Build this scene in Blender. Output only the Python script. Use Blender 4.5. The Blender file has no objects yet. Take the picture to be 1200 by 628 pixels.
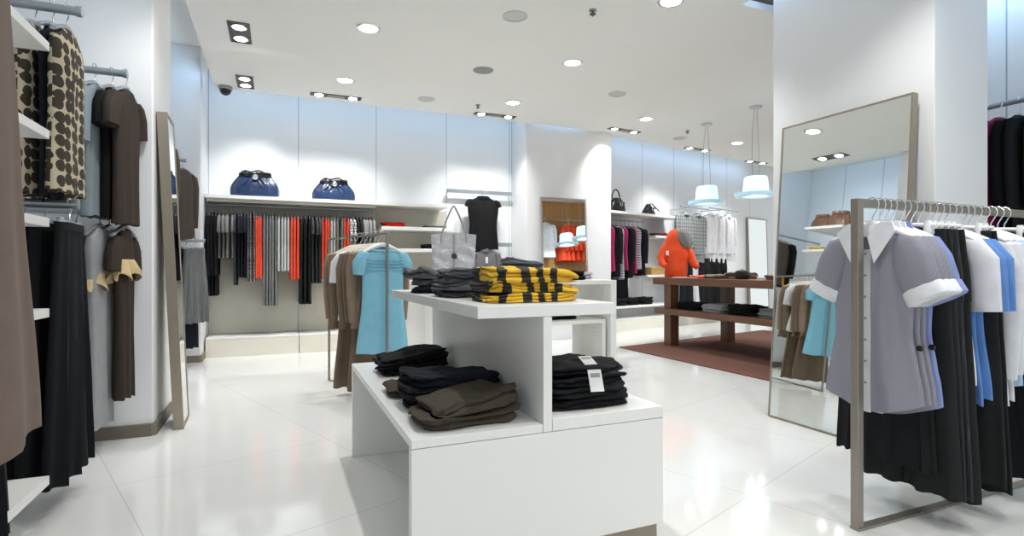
import bpy, math, random
from mathutils import Vector, Matrix, noise as mnoise

R = math.radians
PI = math.pi
rnd = random.Random(7)
scene = bpy.context.scene
COL = scene.collection

# ------------------------------------------------------------------ materials
def lin(c):
    out = []
    for v in c:
        v = v / 255.0
        out.append(v / 12.92 if v <= 0.04045 else ((v + 0.055) / 1.055) ** 2.4)
    return (out[0], out[1], out[2], 1.0)

def new_mat(name):
    m = bpy.data.materials.new(name)
    m.use_nodes = True
    nt = m.node_tree
    return m, nt, nt.nodes['Principled BSDF']

def N(nt, kind, **kw):
    n = nt.nodes.new(kind)
    for k, v in kw.items():
        setattr(n, k, v)
    return n

def coords(nt):
    return N(nt, 'ShaderNodeTexCoord').outputs['Object']

def mathn(nt, op, a, b=None, c=None):
    n = N(nt, 'ShaderNodeMath', operation=op)
    for i, v in enumerate((a, b, c)):
        if v is None:
            continue
        if isinstance(v, (int, float)):
            n.inputs[i].default_value = v
        else:
            nt.links.new(v, n.inputs[i])
    return n.outputs[0]

def mixc(nt, fac, a, b):
    n = N(nt, 'ShaderNodeMix', data_type='RGBA')
    if isinstance(fac, (int, float)):
        n.inputs[0].default_value = fac
    else:
        nt.links.new(fac, n.inputs[0])
    for s, v in ((6, a), (7, b)):
        if isinstance(v, tuple):
            n.inputs[s].default_value = v
        else:
            nt.links.new(v, n.inputs[s])
    return n.outputs[2]

def noise_tex(nt, vec, scale, detail=2.0, rough=0.5):
    n = N(nt, 'ShaderNodeTexNoise')
    n.inputs['Scale'].default_value = scale
    n.inputs['Detail'].default_value = detail
    n.inputs['Roughness'].default_value = rough
    nt.links.new(vec, n.inputs['Vector'])
    return n.outputs[0]

def bump(nt, b, height, strength=0.2, dist=0.01):
    n = N(nt, 'ShaderNodeBump')
    n.inputs['Strength'].default_value = strength
    n.inputs['Distance'].default_value = dist
    nt.links.new(height, n.inputs['Height'])
    nt.links.new(n.outputs[0], b.inputs['Normal'])

def sepxyz(nt, vec):
    n = N(nt, 'ShaderNodeSeparateXYZ')
    nt.links.new(vec, n.inputs[0])
    return n.outputs

_fab = {}
def fabric(col, rough=0.85, var=0.10, key=None):
    k = (col, rough, var)
    if k in _fab:
        return _fab[k]
    m, nt, b = new_mat('fabric_%d_%d_%d' % col)
    v = coords(nt)
    c = lin(col)
    d = tuple(x * (1 - 2.2 * var) for x in c[:3]) + (1.0,)
    e = tuple(min(1, x * (1 + var)) for x in c[:3]) + (1.0,)
    nt.links.new(mixc(nt, noise_tex(nt, v, 14, 3), d, e), b.inputs['Base Color'])
    b.inputs['Roughness'].default_value = rough
    b.inputs['Specular IOR Level'].default_value = 0.25
    b.inputs['Sheen Weight'].default_value = 0.08 if sum(col) > 200 else 0.0
    bump(nt, b, noise_tex(nt, v, 160, 2), 0.25, 0.003)
    _fab[k] = m
    return m

def stripes(ca, cb, axis, period, duty=0.5, name='striped_fabric', off=0.0, wob=0.0):
    m, nt, b = new_mat(name)
    v = coords(nt)
    a = sepxyz(nt, v)[axis]
    if wob:
        a = mathn(nt, 'ADD', a, mathn(nt, 'MULTIPLY', noise_tex(nt, v, 18), wob))
    f = mathn(nt, 'FRACT', mathn(nt, 'DIVIDE', mathn(nt, 'ADD', a, 10 * period + off), period))
    s = mathn(nt, 'GREATER_THAN', f, duty)
    nt.links.new(mixc(nt, s, lin(ca), lin(cb)), b.inputs['Base Color'])
    b.inputs['Roughness'].default_value = 0.85
    bump(nt, b, noise_tex(nt, v, 150), 0.2, 0.003)
    return m

def plain(name, col, rough=0.4, metal=0.0, emit=0.0, emitcol=None, spec=0.5):
    m, nt, b = new_mat(name)
    b.inputs['Base Color'].default_value = lin(col)
    b.inputs['Roughness'].default_value = rough
    b.inputs['Metallic'].default_value = metal
    b.inputs['Specular IOR Level'].default_value = spec
    if emit:
        b.inputs['Emission Color'].default_value = lin(emitcol or col)
        b.inputs['Emission Strength'].default_value = emit
    return m

def brushed(name, col, rough=0.35):
    m, nt, b = new_mat(name)
    v = coords(nt)
    c = lin(col)
    n = noise_tex(nt, v, 40, 4)
    nt.links.new(mixc(nt, n, tuple(x * .85 for x in c[:3]) + (1,), c), b.inputs['Base Color'])
    b.inputs['Metallic'].default_value = 0.75
    b.inputs['Roughness'].default_value = rough
    return m

def painted(name, col, rough=0.35, spec=0.5):
    m, nt, b = new_mat(name)
    v = coords(nt)
    c = lin(col)
    nt.links.new(mixc(nt, noise_tex(nt, v, 2.5, 3), tuple(x * .97 for x in c[:3]) + (1,), c), b.inputs['Base Color'])
    b.inputs['Roughness'].default_value = rough
    b.inputs['Specular IOR Level'].default_value = spec
    bump(nt, b, noise_tex(nt, v, 220, 2), 0.03, 0.002)
    return m

def seamed(name, col, seam_col, axis, seams, half=0.006, rough=0.4, hseams=()):
    """painted wall panels with narrow joints at fixed places"""
    m, nt, b = new_mat(name)
    v = coords(nt)
    xyz = sepxyz(nt, v)
    tot = None
    for ax, lst in ((axis, seams), (2, hseams)):
        for s in lst:
            n = mathn(nt, 'COMPARE', xyz[ax], float(s), half)
            tot = n if tot is None else mathn(nt, 'MAXIMUM', tot, n)
    c = lin(col)
    base = mixc(nt, noise_tex(nt, v, 1.5, 3), tuple(x * .98 for x in c[:3]) + (1,), c)
    nt.links.new(mixc(nt, tot, base, lin(seam_col)), b.inputs['Base Color'])
    b.inputs['Roughness'].default_value = rough
    return m

def wood_mat(name, ca, cb, axis=1, scale=1.0):
    m, nt, b = new_mat(name)
    v = coords(nt)
    mp = N(nt, 'ShaderNodeMapping')
    sc = [18 * scale, 18 * scale, 18 * scale]
    sc[axis] = 0.9 * scale
    mp.inputs['Scale'].default_value = sc
    nt.links.new(v, mp.inputs['Vector'])
    n1 = noise_tex(nt, mp.outputs[0], 1.6, 6, 0.62)
    nt.links.new(mixc(nt, n1, lin(ca), lin(cb)), b.inputs['Base Color'])
    b.inputs['Roughness'].default_value = 0.45
    bump(nt, b, n1, 0.1, 0.002)
    return m

def blobs(name, base, blob, scale, thr, rim=None, cells=False):
    """rounded dark motifs on a pale ground (printed fabric)"""
    m, nt, b = new_mat(name)
    v = coords(nt)
    vo = N(nt, 'ShaderNodeTexVoronoi', voronoi_dimensions='2D')
    vo.inputs['Scale'].default_value = scale
    vo.inputs['Randomness'].default_value = 0.55 if not cells else 0.42
    xyz = sepxyz(nt, v)
    cb = N(nt, 'ShaderNodeCombineXYZ')
    nt.links.new(mathn(nt, 'ADD', xyz[0], mathn(nt, 'MULTIPLY', mathn(nt, 'GREATER_THAN', xyz[1], 0.0), 3.3)), cb.inputs[0])
    nt.links.new(xyz[2], cb.inputs[1])
    nt.links.new(cb.outputs[0], vo.inputs['Vector'])
    if cells:
        f = mathn(nt, 'LESS_THAN', mathn(nt, 'ADD', vo.outputs['Distance'], mathn(nt, 'MULTIPLY', noise_tex(nt, v, scale * 2.5), .12)), thr)
    else:
        f = mathn(nt, 'LESS_THAN', vo.outputs['Distance'], thr)
    c = mixc(nt, f, lin(base), lin(blob))
    if rim:
        g = mathn(nt, 'COMPARE', vo.outputs['Distance'], thr * .45, thr * .07)
        c = mixc(nt, mathn(nt, 'MULTIPLY', g, mathn(nt, 'GREATER_THAN', noise_tex(nt, v, scale * .8), .58)), c, lin(rim))
    nt.links.new(c, b.inputs['Base Color'])
    b.inputs['Roughness'].default_value = 0.8
    return m

WHITE = painted('white_lacquer', (238, 238, 234), 0.3)
WALLM = painted('white_wall_paint', (240, 241, 242), 0.5)
CEILM = painted('ceiling_paint', (238, 237, 232), 0.9, 0.2)
TAUPE = brushed('taupe_metal', (168, 158, 142), 0.42)
NICKEL = brushed('brushed_nickel', (160, 153, 143), 0.38)
STEEL = brushed('satin_steel', (175, 182, 188), 0.35)
CHROME = plain('chrome', (225, 228, 230), 0.15, 1.0)
BASEB = painted('taupe_baseboard', (118, 110, 99), 0.5)
GREYP = painted('grey_beige_panel', (176, 172, 160), 0.5)
PLINTHM = painted('cream_plinth', (232, 228, 214), 0.4)
WHITEPL = plain('white_plastic', (240, 240, 240), 0.35)
BLACKPL = plain('black_plastic', (18, 18, 20), 0.3)
MIRROR = plain('mirror_glass', (238, 242, 240), 0.015, 1.0)
LAMP = plain('lamp_lens', (255, 255, 255), 0.3, 0, 14.0, (255, 252, 245))
DARKGREY = plain('dark_grey_metal', (92, 92, 88), 0.5, 0.3)
MIDGREY = plain('speaker_grille_grey', (150, 150, 148), 0.8)
PAPER = plain('white_card', (225, 225, 225), 0.7)
WOOD = wood_mat('walnut_wood', (72, 44, 28), (124, 82, 54), 1)
WOODW = wood_mat('oak_wall_panel', (150, 100, 50), (205, 155, 92), 2, 0.6)

def floor_mat():
    m, nt, b = new_mat('polished_floor_tile')
    v = coords(nt)
    mp = N(nt, 'ShaderNodeMapping')
    mp.inputs['Location'].default_value = (0, 0, 0)
    nt.links.new(v, mp.inputs['Vector'])
    x, y, z = sepxyz(nt, v)
    ca, sa = math.cos(R(20)), math.sin(R(20))
    T = 1.165
    a = mathn(nt, 'SUBTRACT', mathn(nt, 'ADD', mathn(nt, 'MULTIPLY', x, ca), mathn(nt, 'MULTIPLY', y, sa)), 2.2 * ca + 2.11 * sa - 10 * T)
    c = mathn(nt, 'SUBTRACT', mathn(nt, 'ADD', mathn(nt, 'MULTIPLY', x, -sa), mathn(nt, 'MULTIPLY', y, ca)), -2.2 * sa + 2.11 * ca - 10 * T)
    g = None
    for q in (a, c):
        f = mathn(nt, 'FRACT', mathn(nt, 'DIVIDE', q, T))
        e = mathn(nt, 'LESS_THAN', mathn(nt, 'MINIMUM', f, mathn(nt, 'SUBTRACT', 1.0, f)), 0.0018)
        g = e if g is None else mathn(nt, 'MAXIMUM', g, e)
    base = mixc(nt, noise_tex(nt, v, 1.2, 5, .6), lin((222, 222, 219)), lin((234, 234, 231)))
    nt.links.new(mixc(nt, g, base, lin((196, 195, 191))), b.inputs['Base Color'])
    r = mathn(nt, 'ADD', mathn(nt, 'MULTIPLY', noise_tex(nt, v, 3, 3), 0.05), 0.055)
    nt.links.new(r, b.inputs['Roughness'])
    b.inputs['IOR'].default_value = 1.55
    b.inputs['Specular IOR Level'].default_value = 0.6
    return m

def rug_mat():
    m, nt, b = new_mat('brown_rug_pile')
    v = coords(nt)
    n = noise_tex(nt, v, 120, 3)
    nt.links.new(mixc(nt, n, lin((96, 66, 57)), lin((134, 100, 88))), b.inputs['Base Color'])
    b.inputs['Roughness'].default_value = 0.95
    b.inputs['Specular IOR Level'].default_value = 0.1
    bump(nt, b, n, 0.5, 0.01)
    return m

# ------------------------------------------------------------------ mesh builder
class MB:
    def __init__(s):
        s.v = []; s.f = []
    def add(s, vs, fs):
        o = len(s.v)
        s.v += [tuple(p) for p in vs]
        s.f += [tuple(i + o for i in f) for f in fs]
        return s
    def box(s, x0, x1, y0, y1, z0, z1):
        vs = [(x, y, z) for z in (z0, z1) for y in (y0, y1) for x in (x0, x1)]
        return s.add(vs, [(0, 2, 3, 1), (4, 5, 7, 6), (0, 1, 5, 4), (2, 6, 7, 3), (0, 4, 6, 2), (1, 3, 7, 5)])
    def prism(s, pts, z0, z1):
        n = len(pts)
        vs = [(x, y, z0) for x, y in pts] + [(x, y, z1) for x, y in pts]
        fs = [tuple(range(n - 1, -1, -1)), tuple(range(n, 2 * n))]
        fs += [(i, (i + 1) % n, n + (i + 1) % n, n + i) for i in range(n)]
        return s.add(vs, fs)
    def rings(s, rings, cap0=True, cap1=True):
        n = len(rings[0])
        vs = [p for r in rings for p in r]
        fs = []
        for j in range(len(rings) - 1):
            for i in range(n):
                a, b = j * n + i, j * n + (i + 1) % n
                fs.append((a, b, b + n, a + n))
        if cap0: fs.append(tuple(range(n - 1, -1, -1)))
        if cap1:
            o = (len(rings) - 1) * n
            fs.append(tuple(range(o, o + n)))
        return s.add(vs, fs)
    def tube(s, path, rx, ry=None, n=12, ref=(0, 1, 0), ripple=None, cap0=True, cap1=True):
        path = [Vector(p) for p in path]
        m = len(path)
        if not isinstance(rx, (list, tuple)): rx = [rx] * m
        if ry is None: ry = rx
        if not isinstance(ry, (list, tuple)): ry = [ry] * m
        rs = []
        ref = Vector(ref)
        prev = None
        for j, p in enumerate(path):
            t = (path[min(j + 1, m - 1)] - path[max(j - 1, 0)]).normalized()
            sd = t.cross(ref)
            if sd.length < 1e-4:
                sd = prev if prev is not None else t.cross(Vector((1, 0, 0.01)))
            sd.normalize()
            if prev is not None and sd.dot(prev) < 0: sd = -sd
            prev = sd
            nr = sd.cross(t).normalized()
            ring = []
            for i in range(n):
                a = 2 * PI * i / n
                k = 1.0 + (ripple(a, j / (m - 1)) if ripple else 0.0)
                ring.append(p + sd * rx[j] * math.cos(a) * k + nr * ry[j] * math.sin(a) * k)
            rs.append(ring)
        return s.rings(rs, cap0, cap1)
    def lathe(s, prof, n=24, c=(0, 0, 0), cap0=True, cap1=True):
        rs = [[(c[0] + r * math.cos(2 * PI * i / n), c[1] + r * math.sin(2 * PI * i / n), c[2] + z) for i in range(n)] for r, z in prof]
        return s.rings(rs, cap0, cap1)
    def move(s, M):
        s.v = [tuple(M @ Vector(p)) for p in s.v]
        return s
    def mesh(s, name, sharp=38):
        me = bpy.data.meshes.new(name)
        me.from_pydata(s.v, [], s.f)
        me.polygons.foreach_set('use_smooth', [True] * len(me.polygons))
        import bmesh
        bm = bmesh.new(); bm.from_mesh(me)
        bmesh.ops.recalc_face_normals(bm, faces=bm.faces[:])
        bm.to_mesh(me); bm.free()
        me.set_sharp_from_angle(angle=R(sharp))
        me.materials.append(None)
        return me

LABELS = {}
def tag(o, label, cat, group=None):
    o['label'] = label; o['category'] = cat
    if group: o['group'] = group
    LABELS.setdefault(label, []).append(o.name)
    return o

def root(name, label, cat, loc=(0, 0, 0), rz=0.0, group=None, tilt=None):
    o = bpy.data.objects.new(name, None)
    o.empty_display_size = 0.05
    COL.objects.link(o)
    o.location = loc
    o.rotation_euler = (tilt or 0.0, 0, rz)
    return tag(o, label, cat, group)

def obj(name, mb, m, parent=None, bevel=0, label=None, sharp=38):
    me = mb if isinstance(mb, bpy.types.Mesh) else mb.mesh(name, sharp)
    o = bpy.data.objects.new(name, me)
    COL.objects.link(o)
    if not me.materials: me.materials.append(None)
    o.material_slots[0].link = 'OBJECT'
    o.material_slots[0].material = m
    if parent is not None: o.parent = parent
    if bevel:
        b = o.modifiers.new('bevel', 'BEVEL'); b.width = bevel; b.segments = 2; b.limit_method = 'ANGLE'
    if label: o['label'] = label
    return o

def thing(name, mb, m, label, cat, loc=(0, 0, 0), rz=0.0, group=None, bevel=0, sharp=38):
    o = obj(name, mb, m, None, bevel, None, sharp)
    o.location = loc; o.rotation_euler = (0, 0, rz)
    return tag(o, label, cat, group)

def struct(name, mb, m, bevel=0):
    o = obj(name, mb, m, None, bevel)
    o['kind'] = 'structure'
    return o

def sgnp(v, p):
    return math.copysign(abs(v) ** p, v)

def lerp_rows(rows, step=0.03):
    """resample (z, ...) rows with smooth interpolation"""
    out = []
    for i in range(len(rows) - 1):
        a, b = rows[i], rows[i + 1]
        p0 = rows[max(i - 1, 0)]; p3 = rows[min(i + 2, len(rows) - 1)]
        k = max(1, int(abs(b[0] - a[0]) / step))
        for j in range(k):
            t = j / k
            r = []
            for c in range(len(a)):
                if c == 0:
                    r.append(a[0] + (b[0] - a[0]) * t)
                else:
                    m0 = (b[c] - p0[c]) * .5; m1 = (p3[c] - a[c]) * .5
                    t2, t3 = t * t, t * t * t
                    val = (2 * t3 - 3 * t2 + 1) * a[c] + (t3 - 2 * t2 + t) * m0 * .5 + (-2 * t3 + 3 * t2) * b[c] + (t3 - t2) * m1 * .5
                    r.append(val)
            out.append(tuple(r))
    out.append(tuple(rows[-1]))
    return out

def cloth_body(rows, n=44, fold=(3, 0.002, 0.012), seed=0, p=0.8, step=0.03, drift=1.5, hem=0.006, sharpen=0.0):
    """closed flattened tube of cloth; rows = (z, half width, half thickness[, x shift[, y shift]])"""
    rr = random.Random(seed)
    ph1, ph2, ph3 = rr.uniform(0, 6), rr.uniform(0, 6), rr.uniform(0, 6)
    k, a0, a1 = fold
    rows = lerp_rows(rows, step)
    z0, z1 = rows[0][0], rows[-1][0]
    rs = []
    for r in rows:
        z, hw, ht = r[:3]
        xc = r[3] if len(r) > 3 else 0.0
        yc = r[4] if len(r) > 4 else 0.0
        t = (z0 - z) / max(1e-6, (z0 - z1))
        A = a0 + (a1 - a0) * t
        ring = []
        for i in range(n):
            a = 2 * PI * i / n
            u = sgnp(math.cos(a), p)
            w1 = math.sin(k * u * PI + ph1 + drift * math.sin(1.8 * t + ph3))
            w2 = math.sin(k * 1.73 * u * PI + ph2 + drift * t)
            if sharpen: w1 = sgnp(w1, 1 - sharpen)
            y = ht * sgnp(math.sin(a), p) + A * (0.65 * w1 + 0.35 * w2) * (1 - 0.3 * u * u)
            x = hw * u + xc + A * .25 * w2
            zz = z + (hem * w1 * (t ** 6))
            ring.append((x, y + yc, zz))
        rs.append(ring)
    mb = MB()
    # close the hem slightly inside
    last = rs[-1]
    cx = sum(q[0] for q in last) / n; cy = sum(q[1] for q in last) / n
    rs.append([(cx + (q[0] - cx) * .93, cy + (q[1] - cy) * .55, q[2] + 0.012) for q in last])
    mb.rings(rs)
    return mb

def hook_path(drop=0.10, r=0.027):
    pts = [(0, 0, -drop), (0, 0, -drop * .75), (0, 0, -r * 1.15)]
    pts = [(0, 0, -drop), (r * .15, 0, -r - .022), (r * .6, 0, -r * .9)]
    for a in range(-50, 200, 25):
        pts.append((r * math.cos(R(a)), 0, r * math.sin(R(a))))
    return pts

def hanger_arms(span=0.19, r=0.012, neck=-0.10, drop=0.075, thick=None):
    mb = MB()
    pth = []
    for i in range(-8, 9):
        u = i / 8
        z = neck - drop * (abs(u) ** 1.3) - 0.004
        pth.append((span * u, 0, z))
    rad = [r * (0.75 + .5 * (1 - abs(i / 8))) for i in range(-8, 9)]
    mb.tube(pth, rad, [thick or r] * 17, 10)
    return mb

def clip_bar(span=0.16, neck=-0.085):
    mb = MB()
    mb.tube([(span * (i / 6), 0, neck - .012 * abs(i / 6)) for i in range(-6, 7)], 0.010, 0.008, 10)
    return mb

def clip_mesh(x, neck=-0.085):
    mb = MB()
    mb.tube([(x, 0, neck + .012), (x, 0, neck - .01), (x, 0, neck - .045), (x, 0, neck - .055)], [.012, .017, .017, .013], [.014, .016, .02, .016], 10, ref=(0, 1, 0))
    return mb

_cache = {}
def cached(key, fn):
    if key not in _cache:
        _cache[key] = fn().mesh(key[0] if isinstance(key, tuple) else key)
    return _cache[key]

# -------- garments: every function returns (mesh list) [(part, mesh, role)]
def top_parts(L=0.75, hw=0.2, ht=0.022, sleeve='none', slen=0.2, flare=1.1, seed=0, fold=(3, .002, .01), waist=0.92, neck=0.075, drop=0.10, vneck=False):
    key = ('top', L, hw, ht, sleeve, slen, flare, seed, fold, waist)
    def bodyf():
        z0 = -drop - 0.015
        rows = [(z0, neck, ht * .7), (z0 - .03, hw * .62, ht * .8), (z0 - .06, hw * .93, ht * .9), (z0 - .11, hw, ht), (z0 - .22, hw * .98, ht * 1.1), (z0 - L * .5, hw * waist, ht * 1.05), (-drop - L, hw * flare, ht * 1.15)]
        return cloth_body(rows, fold=fold, seed=seed)
    parts = [('bodice', cached(key, bodyf), 'cloth')]
    z0 = -drop - 0.015
    if sleeve != 'none':
        for sd in (1, -1):
            def sl(sd=sd):
                mb = MB()
                if sleeve == 'short':
                    pth = [(sd * hw * .72, 0, z0 - .06), (sd * hw * .95, 0, z0 - .085), (sd * (hw + .035), 0, z0 - .14), (sd * (hw + .05), 0, z0 - .06 - slen)]
                    rx = [.035, .062, .066, .062]
                else:
                    pth = [(sd * hw * .72, 0, z0 - .06), (sd * hw * .96, 0, z0 - .085), (sd * (hw + .02), 0, z0 - .18), (sd * (hw + .022), 0, z0 - .06 - slen * .6), (sd * (hw + .012), 0, z0 - .06 - slen)]
                    rx = [.035, .06, .056, .046, .034]
                mb.tube([Vector(q) for q in pth], rx, [ht * 1.0 + .004] * len(rx), 16, ripple=lambda a, t: .05 * math.sin(5 * a + 4 * t))
                return mb
            parts.append(('sleeve', cached(key + ('sl', sd), sl), 'cloth'))
    return parts

def skirt_parts(L=0.8, hw=0.17, ht=0.02, flare=1.5, seed=0, fold=(6, .002, .02), drop=0.10):
    key = ('skirt', L, hw, ht, flare, seed, fold)
    def f():
        rows = [(-drop, hw, ht * .8), (-drop - .05, hw * 1.02, ht * .9), (-drop - L * .3, hw * (1 + (flare - 1) * .35), ht), (-drop - L * .7, hw * (1 + (flare - 1) * .75), ht * 1.2), (-drop - L, hw * flare, ht * 1.3)]
        return cloth_body(rows, fold=fold, seed=seed, n=64)
    def wb():
        return MB().rings([[(hw * 1.02 * sgnp(math.cos(a), .8), ht * 1.02 * sgnp(math.sin(a), .8), z) for a in [2 * PI * i / 32 for i in range(32)]] for z in (-drop + .004, -drop - .035)])
    return [('skirt_panel', cached(key, f), 'cloth'), ('waistband', cached(key + ('wb',), wb), 'cloth')]

def trouser_parts(L=1.25, hw=0.19, ht=0.024, leg=0.1, seed=0, drop=0.10, crotch=0.30, spread=0.0, foldamp=.012):
    key = ('trousers', L, hw, ht, leg, seed, spread, foldamp)
    def hip():
        rows = [(-drop, hw * .92, ht * .9), (-drop - .06, hw * .95, ht), (-drop - crotch * .7, hw * 1.04, ht * 1.15), (-drop - crotch, hw * 1.06, ht * 1.1)]
        return cloth_body(rows, fold=(4, .001, foldamp * .4), seed=seed, n=56, hem=0)
    parts = [('hip_panel', cached(key + ('hip',), hip), 'cloth')]
    for sd in (1, -1):
        def lg(sd=sd):
            x = hw * .53
            rows = [(-drop - crotch * .72, hw * .5, ht * 1.05, sd * x), (-drop - crotch * 1.1, hw * .52, ht * 1.1, sd * x), (-drop - L * .6, leg * 1.0, ht * 1.2, sd * (x + spread * .5)), (-drop - L, leg * 1.12, ht * 1.25, sd * (x + spread))]
            return cloth_body(rows, fold=(2, .002, foldamp), seed=seed + sd, n=36, p=.9)
        parts.append(('leg', cached(key + ('leg', sd), lg), 'cloth'))
    return parts

def small_hanger():
    def f():
        mb = hanger_arms(0.17, 0.008, -0.095, .06)
        mb.tube(hook_path(.10, .022), 0.0035, None, 6)
        return mb
    return cached('hanger', f)

def garment(name, parts, mats, label, cat, loc, rz=0.0, group=None, hanger=None):
    """mats: dict role -> material (role 'cloth' needed)"""
    r = root(name, label, cat, loc, rz, group)
    for pn, me, role in parts:
        obj(pn, me, mats.get(role, mats['cloth']), r)
    if hanger is not None:
        obj('hanger', small_hanger(), hanger, r)
    return r

def white_hanger(label, loc, rz, group, clips=False, span=0.185, m=None, chunky=0.016):
    m = m or WHITEPL
    r = root('clothes_hanger', label, 'hanger', loc, rz, group)
    if clips:
        obj('shoulder_bar', cached('clipbar', clip_bar), m, r)
        for x in (-.125, .125):
            obj('clip', cached(('clip', x), lambda: clip_mesh(x)), m, r)
        def hk(): return MB().tube(hook_path(.088, .032), 0.003, None, 7)
        obj('hook', cached('hookc', hk), CHROME, r)
    else:
        obj('shoulder_bar', cached(('arms', span, chunky), lambda: hanger_arms(span, chunky, -0.085, .07, .014)), m, r)
        def hk(): return MB().tube(hook_path(.09, .032), 0.003, None, 7)
        obj('hook', cached('hooka', hk), CHROME, r)
    return r

# folded cloth: soft slab with rounded stacked fold edges
def folded(w, d, h, layers=3, seed=0, amp=0.008, box=0.38, nper=56, dome=0.25, skew=0.0):
    rr = random.Random(seed)
    off = [(rr.uniform(-.012, .012), rr.uniform(-.010, .010), rr.uniform(.95, 1.0)) for _ in range(layers)]
    prof = []   # (radius factor, z, layer)
    lh = h / layers
    prof += [(0.02, h, 0), (.3, h, 0), (.6, h, 0), (.82, h * .995, 0), (.93, h - lh * .08, 0)]
    for L in range(layers):
        zt = h - L * lh
        for q in range(6):
            s = (q + .5) / 6
            bul = math.sin(PI * s) ** .55
            prof.append((.94 + .06 * bul - (.03 if q in (0, 5) else 0), zt - lh * s, L))
    prof += [(.93, 0.001, layers - 1), (.5, 0.0, layers - 1), (.02, 0.0, layers - 1)]
    sd = Vector((seed * 3.7, seed * 1.3, 0))
    rs = []
    for rf, z, L in prof:
        ox, oy, sc = off[L]
        ring = []
        for i in range(nper):
            a = 2 * PI * i / nper
            x = w / 2 * sgnp(math.cos(a), box) * rf * sc + ox
            y = d / 2 * sgnp(math.sin(a), box) * rf * sc + oy
            nv = mnoise.noise_vector(Vector((x, y, z * 3)) * 7 + sd)
            n2 = mnoise.noise_vector(Vector((x, y, z * 5)) * 22 + sd)
            k = min(1.0, z / max(h * .4, 1e-4))
            x += nv.x * amp * 2.2 + n2.x * amp * .8
            y += nv.y * amp * 2.2 + n2.y * amp * .8
            rdg = abs(mnoise.noise(Vector((x * 6 + y * 4, y * 15 - x * 3, z * 9)) + sd)) - .18
            zz = z + (nv.z * amp * 1.5 + n2.z * amp * .5 - rdg * amp * 1.5) * k + dome * h * .25 * (1 - rf) * (z / h) + skew * x * k
            ring.append((x, y, max(zz, 0.0)))
        rs.append(ring)
    return MB().rings(rs)

def fold_item(name, w, d, h, m, label, cat, loc, rz=0.0, group=None, layers=3, seed=0, amp=.008, **kw):
    me = cached(('folded', w, d, h, layers, seed, amp, tuple(sorted(kw.items()))), lambda: folded(w, d, h, layers, seed, amp, **kw))
    return thing(name, me, m, label, cat, loc, rz, group)

ORD = ['first', 'second', 'third', 'fourth', 'fifth', 'sixth', 'seventh', 'eighth', 'ninth', 'tenth']
NUM = {1: 'one', 2: 'two', 3: 'three', 4: 'four', 5: 'five', 6: 'six', 7: 'seven', 8: 'eight'}

# ================================================================== THE ROOM
CZ = 3.4          # dropped ceiling
UZ = 3.85         # upper ceiling above the light coves
struct('floor', MB().box(-2.6, 15, -4.2, 14, -0.1, 0.0), floor_mat())

# dropped ceiling slab with a cut-out round the column
def ceil_piece(pts, z0=CZ, z1=CZ + 0.06, name='ceiling'):
    return struct(name, MB().prism(pts, z0, z1), CEILM)
ceil_piece([(-0.72, -4.2), (3.65, -4.2), (3.65, 3.59), (5.7, 3.59), (5.7, -4.2), (15, -4.2), (15, 10.05), (11.0, 9.22), (9.3, 8.86), (7.07, 8.40), (5.25, 8.02), (4.6, 7.84), (3.9, 7.80), (-0.66, 7.80), (-0.72, 7.72)])
struct('ceiling', MB().box(-2.6, 15, -4.2, 14, UZ, UZ + 0.08), CEILM)

SEAM = (168, 182, 194)
# back wall, left section
struct('wall_back', MB().box(-2.4, 3.7, 8.45, 8.55, 0, UZ), seamed('wall_panels_back', (240, 242, 243), SEAM, 0, [-0.86, 0.27, 1.36, 2.45, 3.53, 3.57], 0.005, 0.4))
# pillar between the two back sections
struct('wall_pillar', MB().box(3.58, 5.135, 7.88, 8.56, 0, UZ), WALLM, 0.004)
# far section, turned towards the far right
FA = Vector((5.57, 8.35, 0)); FE = Vector((0.961, 0.276, 0)); FN = Vector((0.276, -0.961, 0))
FROT = math.atan2(FE.y, FE.x)
def fw(s, d, z=0.0):
    p = FA + FE * s + FN * d
    return (p.x, p.y, z)
def fbox(s0, s1, d0, d1, z0, z1):
    """box given along the far wall: s along it, d out from the plinth line"""
    mb = MB().box(s0, s1, -d1, -d0, z0, z1)
    return mb.move(Matrix.Translation(FA) @ Matrix.Rotation(FROT, 4, 'Z'))
def at_far(o):
    o.location = FA; o.rotation_euler = (0, 0, FROT)
    return o
at_far(struct('wall_back', MB().box(-1.2, 9.8, 0.42, 0.52, 0, UZ), seamed('wall_panels_far', (240, 242, 243), SEAM, 0, [0.2, 1.25, 2.3, 3.35, 4.4, 5.45], 0.006, 0.4)))
# left side: bays between two stub walls
struct('wall_left', MB().box(-2.3, -2.2, -4.2, 8.5, 0, UZ), seamed('wall_panels_left', (240, 242, 243), SEAM, 1, [3.3, 5.6, 6.3, 7.0], 0.006, 0.4))
struct('wall_left', MB().box(-2.2, -0.79, 4.47, 5.13, 0, UZ), WALLM, 0.012)
struct('wall_left', MB().box(-2.2, -0.87, 7.7, 8.47, 0, UZ), WALLM, 0.004)
def base_board(x0, x1, y0, y1):
    struct('baseboard_left', MB().prism([(x0, y0), (x1 - .03, y0), (x1, y0 + .03), (x1, y1), (x0, y1)], 0, 0.085), BASEB, 0.003)
base_board(-2.2, -0.77, 4.445, 5.15)
base_board(-2.2, -0.85, 7.675, 8.45)
# column at the right
struct('wall_column', MB().box(3.74, 4.30, 2.13, 3.34, 0, UZ), WALLM, 0.004)
# right wall
struct('wall_right', MB().box(5.3, 5.42, -4.2, 3.2, 0, UZ), seamed('wall_panels_right', (240, 242, 243), SEAM, 1, [2.5, 1.4, .3], 0.006, 0.4))
# wood panelled wall on the far side of the shop, seen in the pillar mirror
struct('wall_front', MB().box(5.65, 9.5, 3.30, 3.40, 0, CZ - .005), WOODW)

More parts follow.
